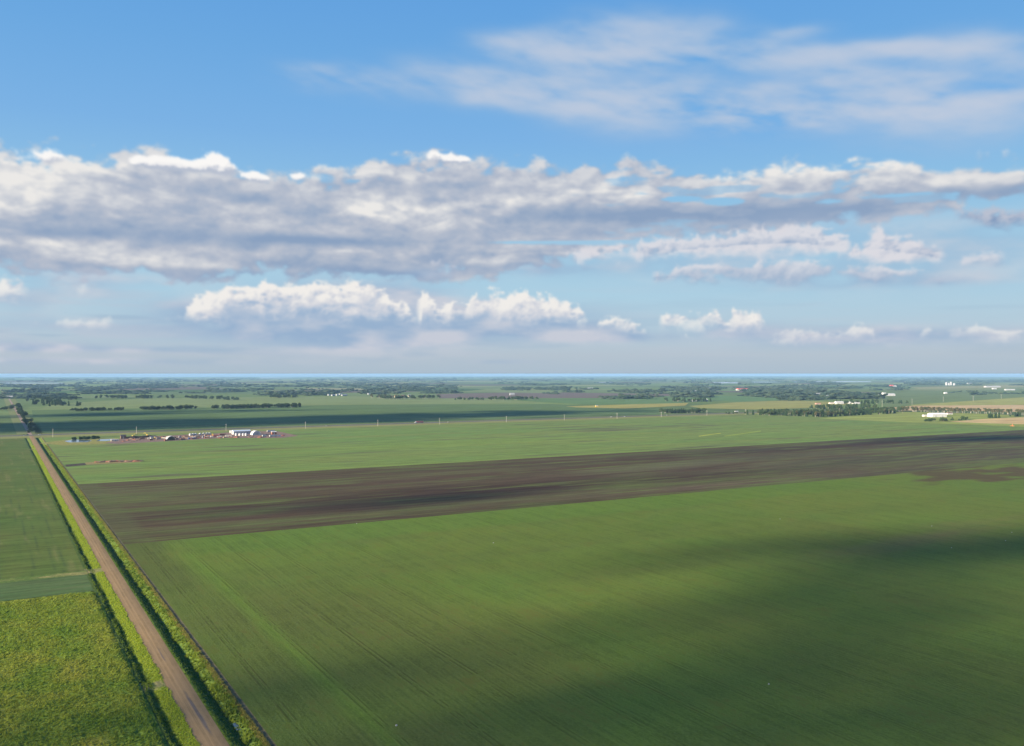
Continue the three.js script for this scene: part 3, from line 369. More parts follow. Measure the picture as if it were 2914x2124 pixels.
scatter('ditch_weeds', 'weeds and willow shoots on the bank of the ditch', 'weeds', tuftGeo(16, 1.05, 0.62, 7), mLeaf, 9000, 35, (r) => { const z = -140 - 1500 * Math.pow(r(), 2.0), x = 69.4 + Math.pow(r(), 0.8) * 4.8; const k = 0.75 + 0.6 * noise2(x / 2.2, z / 4); return [x, rightVergeH(x, z) - 0.1, z, (0.45 + r() * 0.9) * k]; }, (r, x, z) => mixc([0.09, 0.16, 0.024], [0.27, 0.33, 0.04], clamp(r() * 0.7 + 0.5 * noise2(x / 2, z / 5) + 0.2)));
scatter('dry_grass', 'dry yellow grass along the field edge', 'grass', tuftGeo(8, 0.5, 0.4, 9), mLeaf, 16000, 37, (r) => { const z = -140 - 1500 * Math.pow(r(), 2.0), x = 73.4 + r() * 2.0; return [x, rightVergeH(x, z) - 0.05, z, 0.6 + r() * 0.8]; }, (r) => mixc([0.16, 0.18, 0.03], [0.34, 0.28, 0.08], r()));
scatter('ditch_grass', 'short grass on the road side of the ditch', 'grass', tuftGeo(7, 0.35, 0.35, 10), mLeaf, 12000, 39, (r) => { const z = -140 - 1300 * Math.pow(r(), 2.0), x = 64.5 - 0.5 * Math.max(0, noise2(3, z / 7)) + r() * 5; return [x, rightVergeH(x, z) - 0.05, z, 0.5 + r() * 0.8]; }, (r) => mixc([0.08, 0.15, 0.02], [0.15, 0.21, 0.03], r()));

// ------------------------------------------------------------------ trees
const mTrunk = mat(0.12, 0.085, 0.055), barkPale = mat(0.34, 0.30, 0.24);
const leafMat = (a) => new THREE.MeshPhysicalMaterial({ color: new THREE.Color().setRGB(...a), roughness: 1, specularIntensity: 0.15, side: THREE.DoubleSide });
function leaves(n, seed, fn, size) { const r = rng(seed), pos = []; for (let i = 0; i < n; i++) { const [x, y, z] = fn(r, i / n), s = size * (0.6 + 0.8 * r()); for (let k = 0; k < 2; k++) { const a = new THREE.Vector3(r() - 0.5, r() - 0.5, r() - 0.5).normalize().multiplyScalar(s), b = new THREE.Vector3(r() - 0.5, r() - 0.5, r() - 0.5).normalize().multiplyScalar(s); pos.push(x, y, z, x + a.x, y + a.y, z + a.z, x + b.x, y + b.y, z + b.z); } } const g = new THREE.BufferGeometry(); g.setAttribute('position', new THREE.Float32BufferAttribute(pos, 3)); g.computeVertexNormals(); return g; }
function treeKind(name, category, variants) { return variants.map(([trunk, tm, crown, cm]) => { const o = new THREE.Group(); o.name = name; o.userData = { category, kindName: name }; part('trunk', trunk, tm, o); part('crown', crown, cm, o); return o; }); }
const spruceCrown = (s) => leaves(260, s, (r, t) => { const y = 0.6 + 10.6 * Math.pow(t, 1.1), w = 2.5 * (1 - (y - 0.6) / 11.4) * (0.75 + 0.25 * Math.sin(y * 4)), a = r() * 6.28, q = Math.sqrt(r()) * w; return [Math.cos(a) * q, y, Math.sin(a) * q]; }, 0.95);
const roundCrown = (s, h, w, lift) => { const q = rng(s + 100), lobes = Array.from({ length: 7 }, () => { const a = q() * 6.28, d = q() * w * 0.6; return [Math.cos(a) * d, lift + (h - lift) * (0.2 + 0.65 * q()), Math.sin(a) * d, w * (0.35 + 0.25 * q())]; }); return leaves(300, s, (r) => { const l = lobes[Math.floor(r() * 7)], a = r() * 6.28, b = Math.acos(2 * r() - 1), d = l[3] * Math.cbrt(r()); return [l[0] + d * Math.sin(b) * Math.cos(a), l[1] + d * Math.cos(b) * 0.9, l[2] + d * Math.sin(b) * Math.sin(a)]; }, 1.0); };
const limbs = (h, s) => { const r = rng(s); return merge([rod(0.26, h * 0.8, 0, -0.2, 0, 6, 0.08), ...[0, 1, 2].map((i) => { const a = i * 2.1 + r(); return rod(0.1, h * 0.35, 0, 0, 0, 5, 0.04).rotateZ(0.7).rotateY(a).translate(0, h * (0.3 + 0.12 * i), 0); })]); };
const spruce = treeKind('spruce_tree', 'tree', [1, 2, 3].map((s) => [rod(0.22, 8, 0, -0.2, 0, 6, 0.05), mTrunk, spruceCrown(s), leafMat([0.030 + s * 0.004, 0.058 + s * 0.006, 0.026])]));
const poplar = treeKind('poplar_tree', 'tree', [4, 5, 6].map((s) => [limbs(12, s), barkPale, roundCrown(s, 12.5, 2.7, 3.4), leafMat([0.085 + (s - 4) * 0.012, 0.098, 0.042])]));
const aspen = treeKind('aspen_tree', 'tree', [7, 8, 9].map((s) => [limbs(9, s), barkPale, roundCrown(s, 10, 3.8, 1.4), leafMat([0.044 + (s - 7) * 0.006, 0.075 + (s - 7) * 0.004, 0.030])]));
const willow = treeKind('willow_tree', 'tree', [12, 13, 14].map((s) => [limbs(9, s), mTrunk, roundCrown(s, 10, 4.2, 1.0), leafMat([0.040 + (s - 12) * 0.005, 0.066 + (s - 12) * 0.004, 0.030])]));
const shrub = treeKind('bush', 'bush', [10, 11].map((s) => [limbs(3, s), mTrunk, roundCrown(s, 4.6, 3.2, 0.4), leafMat([0.052, 0.085, 0.030])]));
const tr = rng(77);
// trees along a line of photo pixels, with their heights in metres
function treeRow(kinds, label, group, pts, n, h, spread = 12) {
  for (let i = 0; i < n; i++) { const t = (i + tr() * 0.9) / n * (pts.length - 1), k = Math.min(Math.floor(t), pts.length - 2), q = t - k, [x, z] = G(mix(pts[k][0], pts[k + 1][0], q), mix(pts[k][1], pts[k + 1][1], q)), kind = kinds[Math.floor(tr() * kinds.length)], src = kind[Math.floor(tr() * kind.length)], s = (h[0] + tr() * (h[1] - h[0])) / (kind === shrub ? 4.8 : kind === aspen || kind === willow ? 10 : 12) * 1.2, dx = (tr() - 0.5) * spread, dz = (tr() - 0.5) * spread; copy(src, [x + FWD.x * dz + RGT.x * dx, z + FWD.z * dz + RGT.z * dx], tr() * 6.28, [s * (1.25 + tr() * 0.4), s], label, group, -0.05); }
}
treeRow([spruce, spruce, aspen, poplar], 'dark spruce or leafy tree in the farm shelterbelt facing the pale green field', 'front shelterbelt of the right farm', [[2140, 1181], [2230, 1183], [2330, 1187], [2380, 1185], [2450, 1181], [2556, 1176]], 110, [9.5, 13], 30);
treeRow([spruce, aspen], 'dark tree in the thick block before the white farm buildings', 'thick block of trees at the white farmyard', [[2325, 1164], [2400, 1166], [2475, 1162]], 46, [12, 16], 80);
treeRow([poplar], 'slim olive poplar in the row before the tan stubble', 'row of poplars', [[2562, 1171], [2640, 1173], [2720, 1175], [2830, 1178], [2930, 1182]], 112, [10, 13.5], 16);
treeRow([spruce, aspen, willow], 'tall tree in the back row of the farm shelterbelt', 'back row of the shelterbelt', [[2160, 1179], [2260, 1180], [2350, 1180], [2450, 1176], [2550, 1172]], 84, [11, 15], 34);
treeRow([poplar, aspen], 'olive poplar at the lit end of the shelterbelt', 'lit end of the shelterbelt', [[2440, 1174], [2500, 1173], [2552, 1171]], 20, [10, 13], 20);
treeRow([spruce], 'dark spruce in the clump at the tan stubble', 'spruce clump by stubble', [[2808, 1190], [2845, 1190]], 10, [9, 12], 18);
treeRow([spruce], 'dark spruce in the small clump at the end of the poplar row', 'spruce clump at row end', [[2882, 1186], [2908, 1186]], 7, [8, 11], 14);
treeRow([shrub, aspen], 'round bush on the pasture before the white shed', 'bushes before the white shed', [[2632, 1200], [2668, 1200], [2690, 1199], [2730, 1198], [2760, 1194]], 15, [5, 9], 10);
treeRow([aspen, spruce], 'dark tree behind the white farmyard buildings', 'trees behind the farmyard', [[2400, 1150], [2460, 1149], [2560, 1148]], 34, [11, 15], 90);
treeRow([aspen, spruce], 'dark tree in the dense clump beside the highway', 'clump beside the highway', [[1890, 1175], [1930, 1176], [1998, 1175]], 46, [9, 13], 34);
treeRow([aspen], 'low tree beyond the pole at the highway bend', 'low trees past the highway', [[2060, 1180], [2090, 1179], [2120, 1180]], 6, [5, 8], 14);
treeRow([spruce, aspen], 'dark tree sheltering the small white farm across the highway', 'trees at the small white farm', [[1900, 1142], [1960, 1144], [2022, 1143]], 30, [11, 16], 50);
treeRow([aspen], 'tree in the far bluff beside brown ploughing', 'bluff by brown ploughing', [[1402, 1139], [1515, 1138]], 34, [11, 16], 70);
treeRow([aspen], 'tree in the low bluff east of the farmstead', 'low bluff by the farmstead', [[1300, 1139], [1368, 1139]], 16, [9, 13], 50);
treeRow([aspen, poplar], 'tree round the far farmstead', 'farmstead trees', [[1062, 1134], [1140, 1137], [1250, 1134]], 52, [12, 17], 70);
treeRow([willow], 'tree in the small dark bluff in the pale field', 'small dark bluff', [[776, 1133], [832, 1132]], 18, [12, 17], 60);
treeRow([willow, spruce, aspen], 'dark tree in the long bluff left of the farmstead', 'long bluff', [[612, 1164], [700, 1162], [790, 1160], [845, 1159]], 104, [10, 13.5], 44);
treeRow([willow], 'dark tree in the humped bluff', 'humped bluff', [[412, 1167], [480, 1166], [550, 1164]], 50, [8, 13], 36);
treeRow([willow], 'dark tree in the low bluff past the road', 'low bluff past the road', [[200, 1171], [270, 1169], [350, 1168]], 40, [7, 10], 36);
treeRow([willow, spruce], 'tree in the dark wood by the road', 'dark wood by the far road', [[100, 1150], [190, 1157], [110, 1140], [220, 1138]], 46, [12, 18], 90);
treeRow([willow], 'far tree on the pale strip', 'far trees on the pale strip', [[290, 1134], [440, 1135]], 26, [12, 17], 80);
treeRow([willow], 'far tree past the pale field', 'far trees past the pale field', [[490, 1134], [600, 1136], [680, 1140]], 30, [12, 16], 80);
treeRow([shrub, willow], 'roadside bush beyond the highway', 'bushes on the road beyond the highway', [[94, 1234], [70, 1190], [58, 1172], [46, 1154]], 30, [4, 8], 16);
treeRow([willow], 'dark roadside tree on the far left', 'roadside trees far left', [[-40, 1172], [20, 1166], [36, 1160]], 14, [8, 12], 30);
treeRow([shrub], 'willow bush at the pond', 'bushes by the pond', [[200, 1252], [276, 1249]], 12, [3, 4.6], 8);

// far woods that read as one mass
{
  const one = merge([0, 1, 2, 3, 4, 5].map((i) => { const q = rng(i + 3), g = new THREE.IcosahedronGeometry(6 + q() * 4, 1), p = g.attributes.position; for (let k = 0; k < p.count; k++) { const s = 1 + 0.4 * noise3(p.getX(k) / 4, p.getY(k) / 4 + i, p.getZ(k) / 4); p.setXYZ(k, p.getX(k) * s * 1.3, p.getY(k) * s * 0.75 + 5, p.getZ(k) * s * 1.3); } return g.translate((i - 2.5) * 17, q() * 3, (q() - 0.5) * 50); }).map((g) => { g.deleteAttribute('uv'); g.computeVertexNormals(); return g; }));
  const woods = [[0, 190, 1110, 1135, 149], [0, 420, 1098, 1122, 260], [300, 1300, 1095, 1120, 384], [0, 3000, 1080, 1098, 930], [0, 3000, 1073, 1082, 868], [1080, 1260, 1108, 1120, 74], [1560, 1900, 1112, 1122, 62], [1440, 1700, 1104, 1112, 74], [1880, 2160, 1100, 1118, 124], [2150, 2560, 1098, 1118, 260], [2130, 2480, 1118, 1140, 223], [1820, 2080, 1122, 1132, 56], [2500, 3000, 1076, 1090, 260], [2300, 2600, 1088, 1102, 136], [2700, 2914, 1118, 1124, 9], [1740, 1860, 1128, 1136, 25], [700, 1100, 1118, 1126, 56]];
  const n = woods.reduce((a, w) => a + w[4], 0), list = []; const r = rng(91);
  for (const [a, b, c, d, k] of woods) for (let i = 0; i < k; i++) { let x = a, y = c; for (let q = 0; q < 14; q++) { x = mix(a, b, r()); y = mix(c, d, r()); if (fbm2(x / 90, y / 5 + 7, 3) > 0.02) break; } list.push([x, y]); }
  let at = 0; scatter('far_woods', 'far woods and bluffs massed below the skyline', 'woods', one, leafMat([1, 1, 1]), n, 93, (q) => { const [x, y] = list[at++], [gx, gz] = G(x, y); return [gx, -1, gz, 0.8 + q() * 0.9, 0.5 + q() * 0.35]; }, (q) => mixc([0.024, 0.044, 0.024], [0.045, 0.060, 0.030], q()));
}

// ------------------------------------------------------------------ power poles
const woodPole = mat(0.42, 0.38, 0.33), insul = mat(0.5, 0.5, 0.5, { roughness: 0.4 });
const poleProto = (() => { const o = new THREE.Group(); o.userData = { category: 'power pole', kindName: 'power_pole' }; o.name = 'power_pole'; part('post', rod(0.34, 15.5, 0, -0.3, 0, 8, 0.24), woodPole, o); const c = part('crossarm', box(0.24, 0.26, 3.6, 0, 13.4, 0), woodPole, o); for (const z of [-1.6, 0, 1.6]) part('insulator', rod(0.1, 0.45, 0, 13.66, z, 6), insul, c); part('brace', box(0.1, 0.1, 1.8, 0, 12.7, 0), woodPole, o); return o; })();
const poles = [[150, 1250], [388, 1236], [643, 1227.5], [869, 1221.5], [1075, 1214], [1251, 1207.5], [1441, 1204], [1606, 1197], [1756, 1190.5], [1882, 1187], [2012, 1184], [2122, 1181]].map(([x]) => { const a = (x - 1457) / FOCAL, t = 1846 / -(FWD.z + RGT.z * a); return [t * (FWD.x + RGT.x * a), -1846]; });
poles.forEach((p) => copy(poleProto, p, 0, [1, 1], 'weathered grey wooden power pole with crossarm beside the highway', 'power poles along the highway'));
[[2511, 1158], [2596, 1152], [2685, 1144], [2770, 1142], [2850, 1136]].forEach(([x, y]) => copy(poleProto, G(x, y), 1.2, [1.1, 1.5], 'far grey power pole on yellow green strip behind the tan stubble', 'power poles behind the stubble'));
{ // wires between neighbours
  const mw = mat(0.10, 0.10, 0.11, { roughness: 0.6 });
  for (let i = 0; i < poles.length - 1; i++) { const a = poles[i], b = poles[i + 1], w = new THREE.Group(), mid = (a[0] + b[0]) / 2; w.name = numbered('power_line'); w.position.set(mid, 0, -1846); w.userData = { label: 'thin sagging power line strung between two highway poles', category: 'power line', group: 'spans of power line' }; scene.add(w); for (const z of [-1.6, 0, 1.6]) part('wire', new THREE.TubeGeometry(new THREE.QuadraticBezierCurve3(new THREE.Vector3(a[0] - mid, 14.1, z), new THREE.Vector3(0, 11.2, z), new THREE.Vector3(b[0] - mid, 14.1, z)), 8, 0.03, 4), mw, w); }
}

// ------------------------------------------------------------------ buildings, machines and stores
const PALE = mat(0.32, 0.32, 0.32), WHITE = mat(0.48, 0.47, 0.45, { roughness: 0.6 }), ROOFB = mat(0.42, 0.48, 0.55, { roughness: 0.5 }), REDP = mat(0.52, 0.07, 0.06, { roughness: 0.5 }), RUST = mat(0.26, 0.10, 0.06), DARK = mat(0.035, 0.035, 0.04), YEL = mat(0.62, 0.42, 0.04, { roughness: 0.5 }), WOODM = mat(0.36, 0.25, 0.16), GLASS = mat(0.05, 0.07, 0.09, { roughness: 0.1 }), STEEL = mat(0.50, 0.52, 0.54, { roughness: 0.35, metalness: 0.6 }), BROWN = mat(0.17, 0.105, 0.075), CREAM = mat(0.66, 0.58, 0.46), GREYP = mat(0.30, 0.30, 0.31), BLUEP = mat(0.05, 0.12, 0.30, { roughness: 0.5 }), TYRE = mat(0.02, 0.02, 0.022), DIRT = [0.26, 0.175, 0.14];
const wedge = (w, h, d, y, over = 0.4) => { const s = new THREE.Shape([[-d / 2 - over, 0], [d / 2 + over, 0], [d / 2 + over, 0.15], [0, h], [-d / 2 - over, 0.15]].map((p) => new THREE.Vector2(...p))); return new THREE.ExtrudeGeometry(s, { depth: w + over * 2, bevelEnabled: false }).translate(0, 0, -w / 2 - over).rotateY(Math.PI / 2).translate(0, y, 0); };
function shed(name, label, category, at, [w, h, d, rise], wall, roof, o = {}) {           // long side along x
  const t = thing(name, label, category, at, o.turn ?? 0, o.group); const wl = part('wall', box(w, h, d, 0, -0.2, 0), wall, t); part('roof', wedge(w, rise, d, h - 0.2), roof, t);
  for (const x of o.doors ?? [0]) { const q = part('door', box(Math.min(4.5, w * 0.2), Math.min(4.2, h * 0.75), 0.12, x * w, 0, d / 2 + 0.06), o.door ?? GREYP, t); part('handle', box(0.25, 0.4, 0.1, x * w + Math.min(1.8, w * 0.08), 1.1, d / 2 + 0.17), STEEL, q); }
  for (const x of o.windows ?? []) { const q = part('window', box(1.6, 1.3, 0.1, x * w, h * 0.45, d / 2 + 0.05), WHITE, t); part('pane', box(1.3, 1.0, 0.06, x * w, h * 0.45 + 0.15, d / 2 + 0.13), GLASS, q); }
  if (o.vents) for (const x of [-0.3, 0, 0.3]) part('roof_vent', rod(0.5, 0.9, x * w, h + rise - 0.5, 0, 8), STEEL, t);
  return t;
}
function quonset(name, label, at, r, len, skin, inner, turn = 0) {
  const t = thing(name, label, 'shelter', at, turn), n = 20, out = [], inn = []; for (let i = 0; i <= n; i++) { const a = Math.PI * i / n; out.push(new THREE.Vector2(Math.cos(a) * r, Math.sin(a) * r)); inn.push(new THREE.Vector2(Math.cos(a) * (r - 0.5), Math.sin(a) * (r - 0.5))); }
  part('arched_roof', new THREE.ExtrudeGeometry(new THREE.Shape([...out, ...inn.reverse()]), { depth: len, bevelEnabled: false }).translate(0, -0.1, -len), skin, t);
  part('end_wall', new THREE.ExtrudeGeometry(new THREE.Shape(out.map((p) => p.clone().multiplyScalar(0.95))), { depth: 0.3, bevelEnabled: false }).translate(0, -0.1, inner ? -len + 0.4 : -0.6), inner ? GREYP : WHITE, t);
  if (!inner) part('door', box(r * 0.7, r * 0.6, 0.2, 0, 0, -0.15), GREYP, t); else for (const x of [-1, 1]) part('base_wall', box(0.7, 1.6, len - 0.4, x * (r - 0.3), 0, -len / 2), RUST, t); return t;
}
function container(label, at, m, turn = 0, len = 12.2) { const t = thing('shipping_container', label, 'container', at, turn, 'stored containers'); part('body', box(len, 2.6, 2.44, 0, 0.15, 0), m, t); for (let i = 0; i < 8; i++) part('rib', box(0.12, 2.3, 0.08, (i - 3.5) * len / 8.6, 0.3, 1.26), m, t); part('door', box(0.08, 2.3, 2.2, len / 2 + 0.05, 0.3, 0), m, t); for (const x of [-0.42, 0.42]) part('skid', box(0.3, 0.16, 2.4, len * x, 0, 0), DARK, t); return t; }
const wheelGeo = new THREE.CylinderGeometry(0.36, 0.36, 0.26, 14).rotateX(Math.PI / 2), rimGeo = new THREE.CylinderGeometry(0.2, 0.2, 0.28, 10).rotateX(Math.PI / 2);
function wheels(t, list, s = 1) { for (const [x, z] of list) { const w = part('wheel', wheelGeo.clone().scale(s, s, 1).translate(x, 0.36 * s, z), TYRE, t); part('rim', rimGeo.clone().scale(s, s, 1).translate(x, 0.36 * s, z), STEEL, w); } }
function car(label, at, m, turn = 0, pickup = false, y = 0.13) {
  const t = thing(pickup ? 'pickup_truck' : 'car', label, pickup ? 'pickup' : 'car', at, turn, undefined, y); const side = (pts, d, b) => new THREE.ExtrudeGeometry(new THREE.Shape(pts.map((p) => new THREE.Vector2(...p))), { depth: d, bevelEnabled: true, bevelSize: b, bevelThickness: b, bevelSegments: 2 }).translate(0, 0, -d / 2);
  part('body', side(pickup ? [[-2.7, 0.35], [2.6, 0.35], [2.65, 0.9], [1.5, 1.1], [-2.7, 1.1]] : [[-2.2, 0.32], [2.2, 0.32], [2.25, 0.75], [1.2, 0.95], [-2.2, 0.98]], 1.6, 0.08), m, t);
  const cab = part('cabin', side(pickup ? [[-0.9, 1.1], [1.5, 1.1], [0.9, 1.75], [-0.8, 1.78]] : [[-1.7, 0.95], [1.2, 0.95], [0.5, 1.48], [-1.2, 1.5]], 1.35, 0.07), m, t); part('side_window', side(pickup ? [[-0.7, 1.2], [1.2, 1.2], [0.8, 1.62], [-0.65, 1.65]] : [[-1.3, 1.02], [0.9, 1.02], [0.4, 1.38], [-1.0, 1.4]], 1.56, 0.01), GLASS, cab);
  for (const z of [-0.6, 0.6]) part('headlight', box(0.08, 0.16, 0.3, pickup ? 2.72 : 2.3, 0.65, z), WHITE, t); const x = pickup ? 1.75 : 1.4; wheels(t, [[x, 0.8], [x, -0.8], [-x, 0.8], [-x, -0.8]]); return t;
}
function loader(label, at, turn) { const t = thing('wheel_loader', label, 'loader', at, turn); part('body', merge([box(3.2, 1.5, 2.2, -1.2, 1.0, 0), box(2.2, 1.0, 1.6, 1.2, 0.9, 0)]), YEL, t); const c = part('cab', box(1.5, 1.7, 1.6, 0.1, 2.4, 0), YEL, t); part('window', box(1.56, 1.1, 1.3, 0.1, 2.75, 0), GLASS, c); part('boom', box(3.4, 0.45, 1.2, 0, 0, 0).rotateZ(0.35).translate(2.9, 1.4, 0), YEL, t); part('bucket', box(1.3, 1.2, 2.7, 4.7, 1.9, 0), DARK, t); wheels(t, [[1.6, 1.0], [1.6, -1.0], [-1.6, 1.0], [-1.6, -1.0]], 2.1); return t; }
function excavator(label, at, turn) { const t = thing('excavator', label, 'excavator', at, turn); for (const z of [-1.1, 1.1]) part('track', box(4.2, 0.9, 0.65, 0, 0, z), DARK, t); part('body', box(3.4, 1.5, 2.6, -0.4, 1.0, 0), YEL, t); const c = part('cab', box(1.4, 1.6, 1.1, 0.6, 1.9, 0.7), YEL, t); part('window', box(1.46, 1.0, 0.9, 0.6, 2.3, 0.7), GLASS, c); part('boom', box(5.4, 0.5, 0.5, 2.7, 0, 0).rotateZ(0.95).translate(0.9, 2.0, -0.4), YEL, t); part('stick', box(3.6, 0.4, 0.4, 1.8, 0, 0).rotateZ(-0.7).translate(3.9, 6.2, -0.4), YEL, t); part('bucket', box(1.0, 1.0, 1.2, 6.8, 3.2, -0.4), DARK, t); return t; }
function lumber(label, at, m, turn, w, h, d) { const t = thing('lumber_stack', label, 'lumber', at, turn, 'stacks in the yard'), r = rng(Math.round(at[0] * 7)); const n = Math.max(2, Math.round(h / 0.9)); for (let i = 0; i < n; i++) part('bundle', box(w * (0.9 + 0.1 * r()), h / n - 0.14, d * (0.85 + 0.15 * r()), (r() - 0.5) * 0.5, 0.1 + i * h / n, 0), m, t); for (const x of [-0.35, 0.35]) part('bearer', box(0.25, 0.16, d, x * w, -0.05, 0), WOODM, t); return t; }
function pile(name, label, at, m, w, h, seed, category = 'pile', group) { const g = new THREE.IcosahedronGeometry(1, 3), p = g.attributes.position; for (let i = 0; i < p.count; i++) { const x = p.getX(i), y = p.getY(i), z = p.getZ(i), k = 1 + 0.35 * noise3(x * 2.3 + seed, y * 2.3, z * 2.3) + 0.22 * noise3(x * 6, y * 6 + seed, z * 6); p.setXYZ(i, x * k * w / 2, Math.max(-0.1, y * k * h), z * k * w / 3); } const o = new THREE.Mesh(toCreasedNormals(g, 0.6), m); o.name = numbered(name); o.position.set(at[0], 0, at[1]); o.userData = { label, category }; if (group) o.userData.group = group; scene.add(lit(o)); return o; }
function tank(label, at, r, h, m, group) { const t = thing('storage_tank', label, 'tank', at, 0, group); part('shell', rod(r, h, 0, -0.1, 0, 18), m, t); part('roof', rod(r * 1.03, h * 0.22, 0, h - 0.1, 0, 18, 0.2), m, t); part('ladder', box(0.5, h, 0.12, 0, 0, r + 0.1), STEEL, t); return t; }
function trailer(label, at, m, turn = 0, len = 13) { const t = thing('box_trailer', label, 'trailer', at, turn); part('box', box(len, 2.7, 2.5, 0, 1.1, 0), m, t); part('chassis', box(len, 0.25, 1.2, 0, 0.82, 0), DARK, t); part('landing_leg', box(0.3, 0.85, 1.6, len * 0.3, -0.03, 0), DARK, t); wheels(t, [[-len * 0.38, 1], [-len * 0.38, -1], [-len * 0.28, 1], [-len * 0.28, -1]], 1.3); return t; }

// the yard between the crop and the highway
const yardAt = (px, py) => G(px, py);
{
  const q = [[298, 1262], [336, 1250], [430, 1242.5], [520, 1238], [600, 1235], [700, 1227], [790, 1228], [850, 1241], [800, 1247], [640, 1247], [480, 1256], [335, 1264]].map(([x, y]) => G(x, y)), g = new THREE.ShapeGeometry(new THREE.Shape(q.map(([x, z]) => new THREE.Vector2(x, -z)))).rotateX(-Math.PI / 2).translate(0, 0.1, 0), p = g.attributes.position, c = [], uv = []; for (let i = 0; i < p.count; i++) { c.push(...DIRT); uv.push(p.getX(i), -p.getZ(i)); }
  g.setAttribute('color', new THREE.Float32BufferAttribute(c, 3)); g.setAttribute('uv', new THREE.Float32BufferAttribute(uv, 2)); structure('yard', g, mLush, 'brown dirt of the storage yard beside the highway');
  const verge = [[110, 1262], [190, 1252], [340, 1247], [300, 1264], [180, 1268]].map(([x, y]) => G(x, y)), gv = new THREE.ShapeGeometry(new THREE.Shape(verge.map(([x, z]) => new THREE.Vector2(x, -z)))).rotateX(-Math.PI / 2).translate(0, 0.06, 0), cv = []; for (let i = 0; i < gv.attributes.position.count; i++) cv.push(0.30, 0.28, 0.08); gv.setAttribute('color', new THREE.Float32BufferAttribute(cv, 3)); structure('grass_patch', gv, mLush, 'yellow grass corner between the roads and the pond');
  const water = new THREE.MeshPhysicalMaterial({ color: new THREE.Color().setRGB(0.10, 0.14, 0.16), roughness: 0.12 });
  for (const [a, lb] of [[[[182, 1256], [205, 1252], [250, 1252], [262, 1255], [246, 1259], [196, 1260]], 'pale blue pond with a bushy shore near the crossroads'], [[[272, 1256], [282, 1251], [325, 1249.5], [330, 1253], [300, 1256]], 'narrow pale pond beside the white trailers']]) structure('pond', new THREE.ShapeGeometry(new THREE.Shape(a.map(([x, y]) => { const [gx, gz] = G(x, y); return new THREE.Vector2(gx, -gz); }))).rotateX(-Math.PI / 2).translate(0, 0.14, 0), water, lb);
}
shed('warehouse', 'large white metal warehouse with pale blue roof in the yard', 'warehouse', yardAt(686, 1236), [33, 6.4, 16, 2.2], WHITE, ROOFB, { doors: [-0.3, 0, 0.3], windows: [-0.15, 0.15, 0.44] });
shed('lean_to', 'low white annex at the end of the large warehouse', 'annex', yardAt(661, 1233), [9, 4.6, 8, 1.2], WHITE, WHITE, { doors: [0], windows: [0.3] });
quonset('fabric_shelter', 'white arched fabric shelter beside the large warehouse', yardAt(731, 1239), 8.4, 18, WHITE, false);
quonset('open_shelter', 'open arched shelter with white roof rim over red base walls', yardAt(487, 1254), 7.6, 12, WHITE, true);
shed('office_trailer', 'small white office trailer by the narrow pond', 'trailer', yardAt(326, 1256), [12, 3.2, 4, 0.5], CREAM, WHITE, { doors: [0.1], windows: [-0.3, 0.35] });
shed('workshop', 'dark brown workshop at the pond end of the yard', 'workshop', yardAt(350, 1249), [9, 6, 8, 1.6], BROWN, DARK, { doors: [0], windows: [] });
shed('shed', 'red brown shed with a white gable near the arched shelter', 'shed', yardAt(779, 1237), [9, 5, 6, 1.6], RUST, WHITE, { doors: [0] });
trailer('white box trailer parked behind the red brown shed', yardAt(770, 1230), WHITE, 0.1, 15);
trailer('white box trailer parked along the crop edge of the yard', yardAt(778, 1244), WHITE, 0.1, 15); trailer('short white trailer beside the dark truck in the yard', yardAt(752, 1244), WHITE, 0.1, 8);
car('dark pickup parked beside the white arched shelter', yardAt(756, 1240), DARK, 0.2, true, 0.1); car('white car parked in the middle of the yard', yardAt(622, 1244), WHITE, 0.3, false, 0.1); car('red pickup at the tip of the yard', yardAt(806, 1241), REDP, 0.1, true, 0.1); car('blue pickup by the white crop edge trailer', yardAt(795, 1242), BLUEP, -0.2, true, 0.1);
excavator('yellow excavator with raised boom behind the dark stacks', yardAt(379, 1243), 0.3); excavator('yellow excavator among stacks near the open shelter', yardAt(418, 1241), 2.6); loader('yellow wheel loader beside the dirt heaps', yardAt(440, 1250), 0.5);
loader('yellow wheel loader before the row of tanks', yardAt(604, 1241), 2.9);
container('red shipping container before the row of tanks', yardAt(613, 1243), REDP, 0.1); container('orange red container beside the open shelter', yardAt(472, 1255), RUST, 0.2, 6); container('blue shipping container on the crop side of the yard', yardAt(545, 1250), BLUEP, 0.05); container('grey shipping container at the end of the dark stacks', yardAt(436, 1246), GREYP, 0.05); container('cream shipping container near the warehouse doors', yardAt(650, 1243), CREAM, -0.1); container('rusty shipping container between tanks and warehouse', yardAt(632, 1239), RUST, 0.15);
for (const x of [541, 549, 556, 569, 579, 588, 596]) tank('squat white tank in the row at the back of the yard', yardAt(x, 1240 - (x - 541) * 0.05), 2.3, 3.6, WHITE, 'row of white tanks'); for (const x of [672, 682, 692, 700]) tank('white tank standing before the warehouse wall', yardAt(x, 1240.5), 2.2, 4.2, WHITE, 'tanks before the warehouse');
for (let i = 0; i < 7; i++) lumber('long dark stack of timber along the back of the yard', yardAt(358 + i * 13, 1249 - i * 0.75), BROWN, 0.05, 8.6, 3.2 + (i % 3) * 0.5, 3.4);
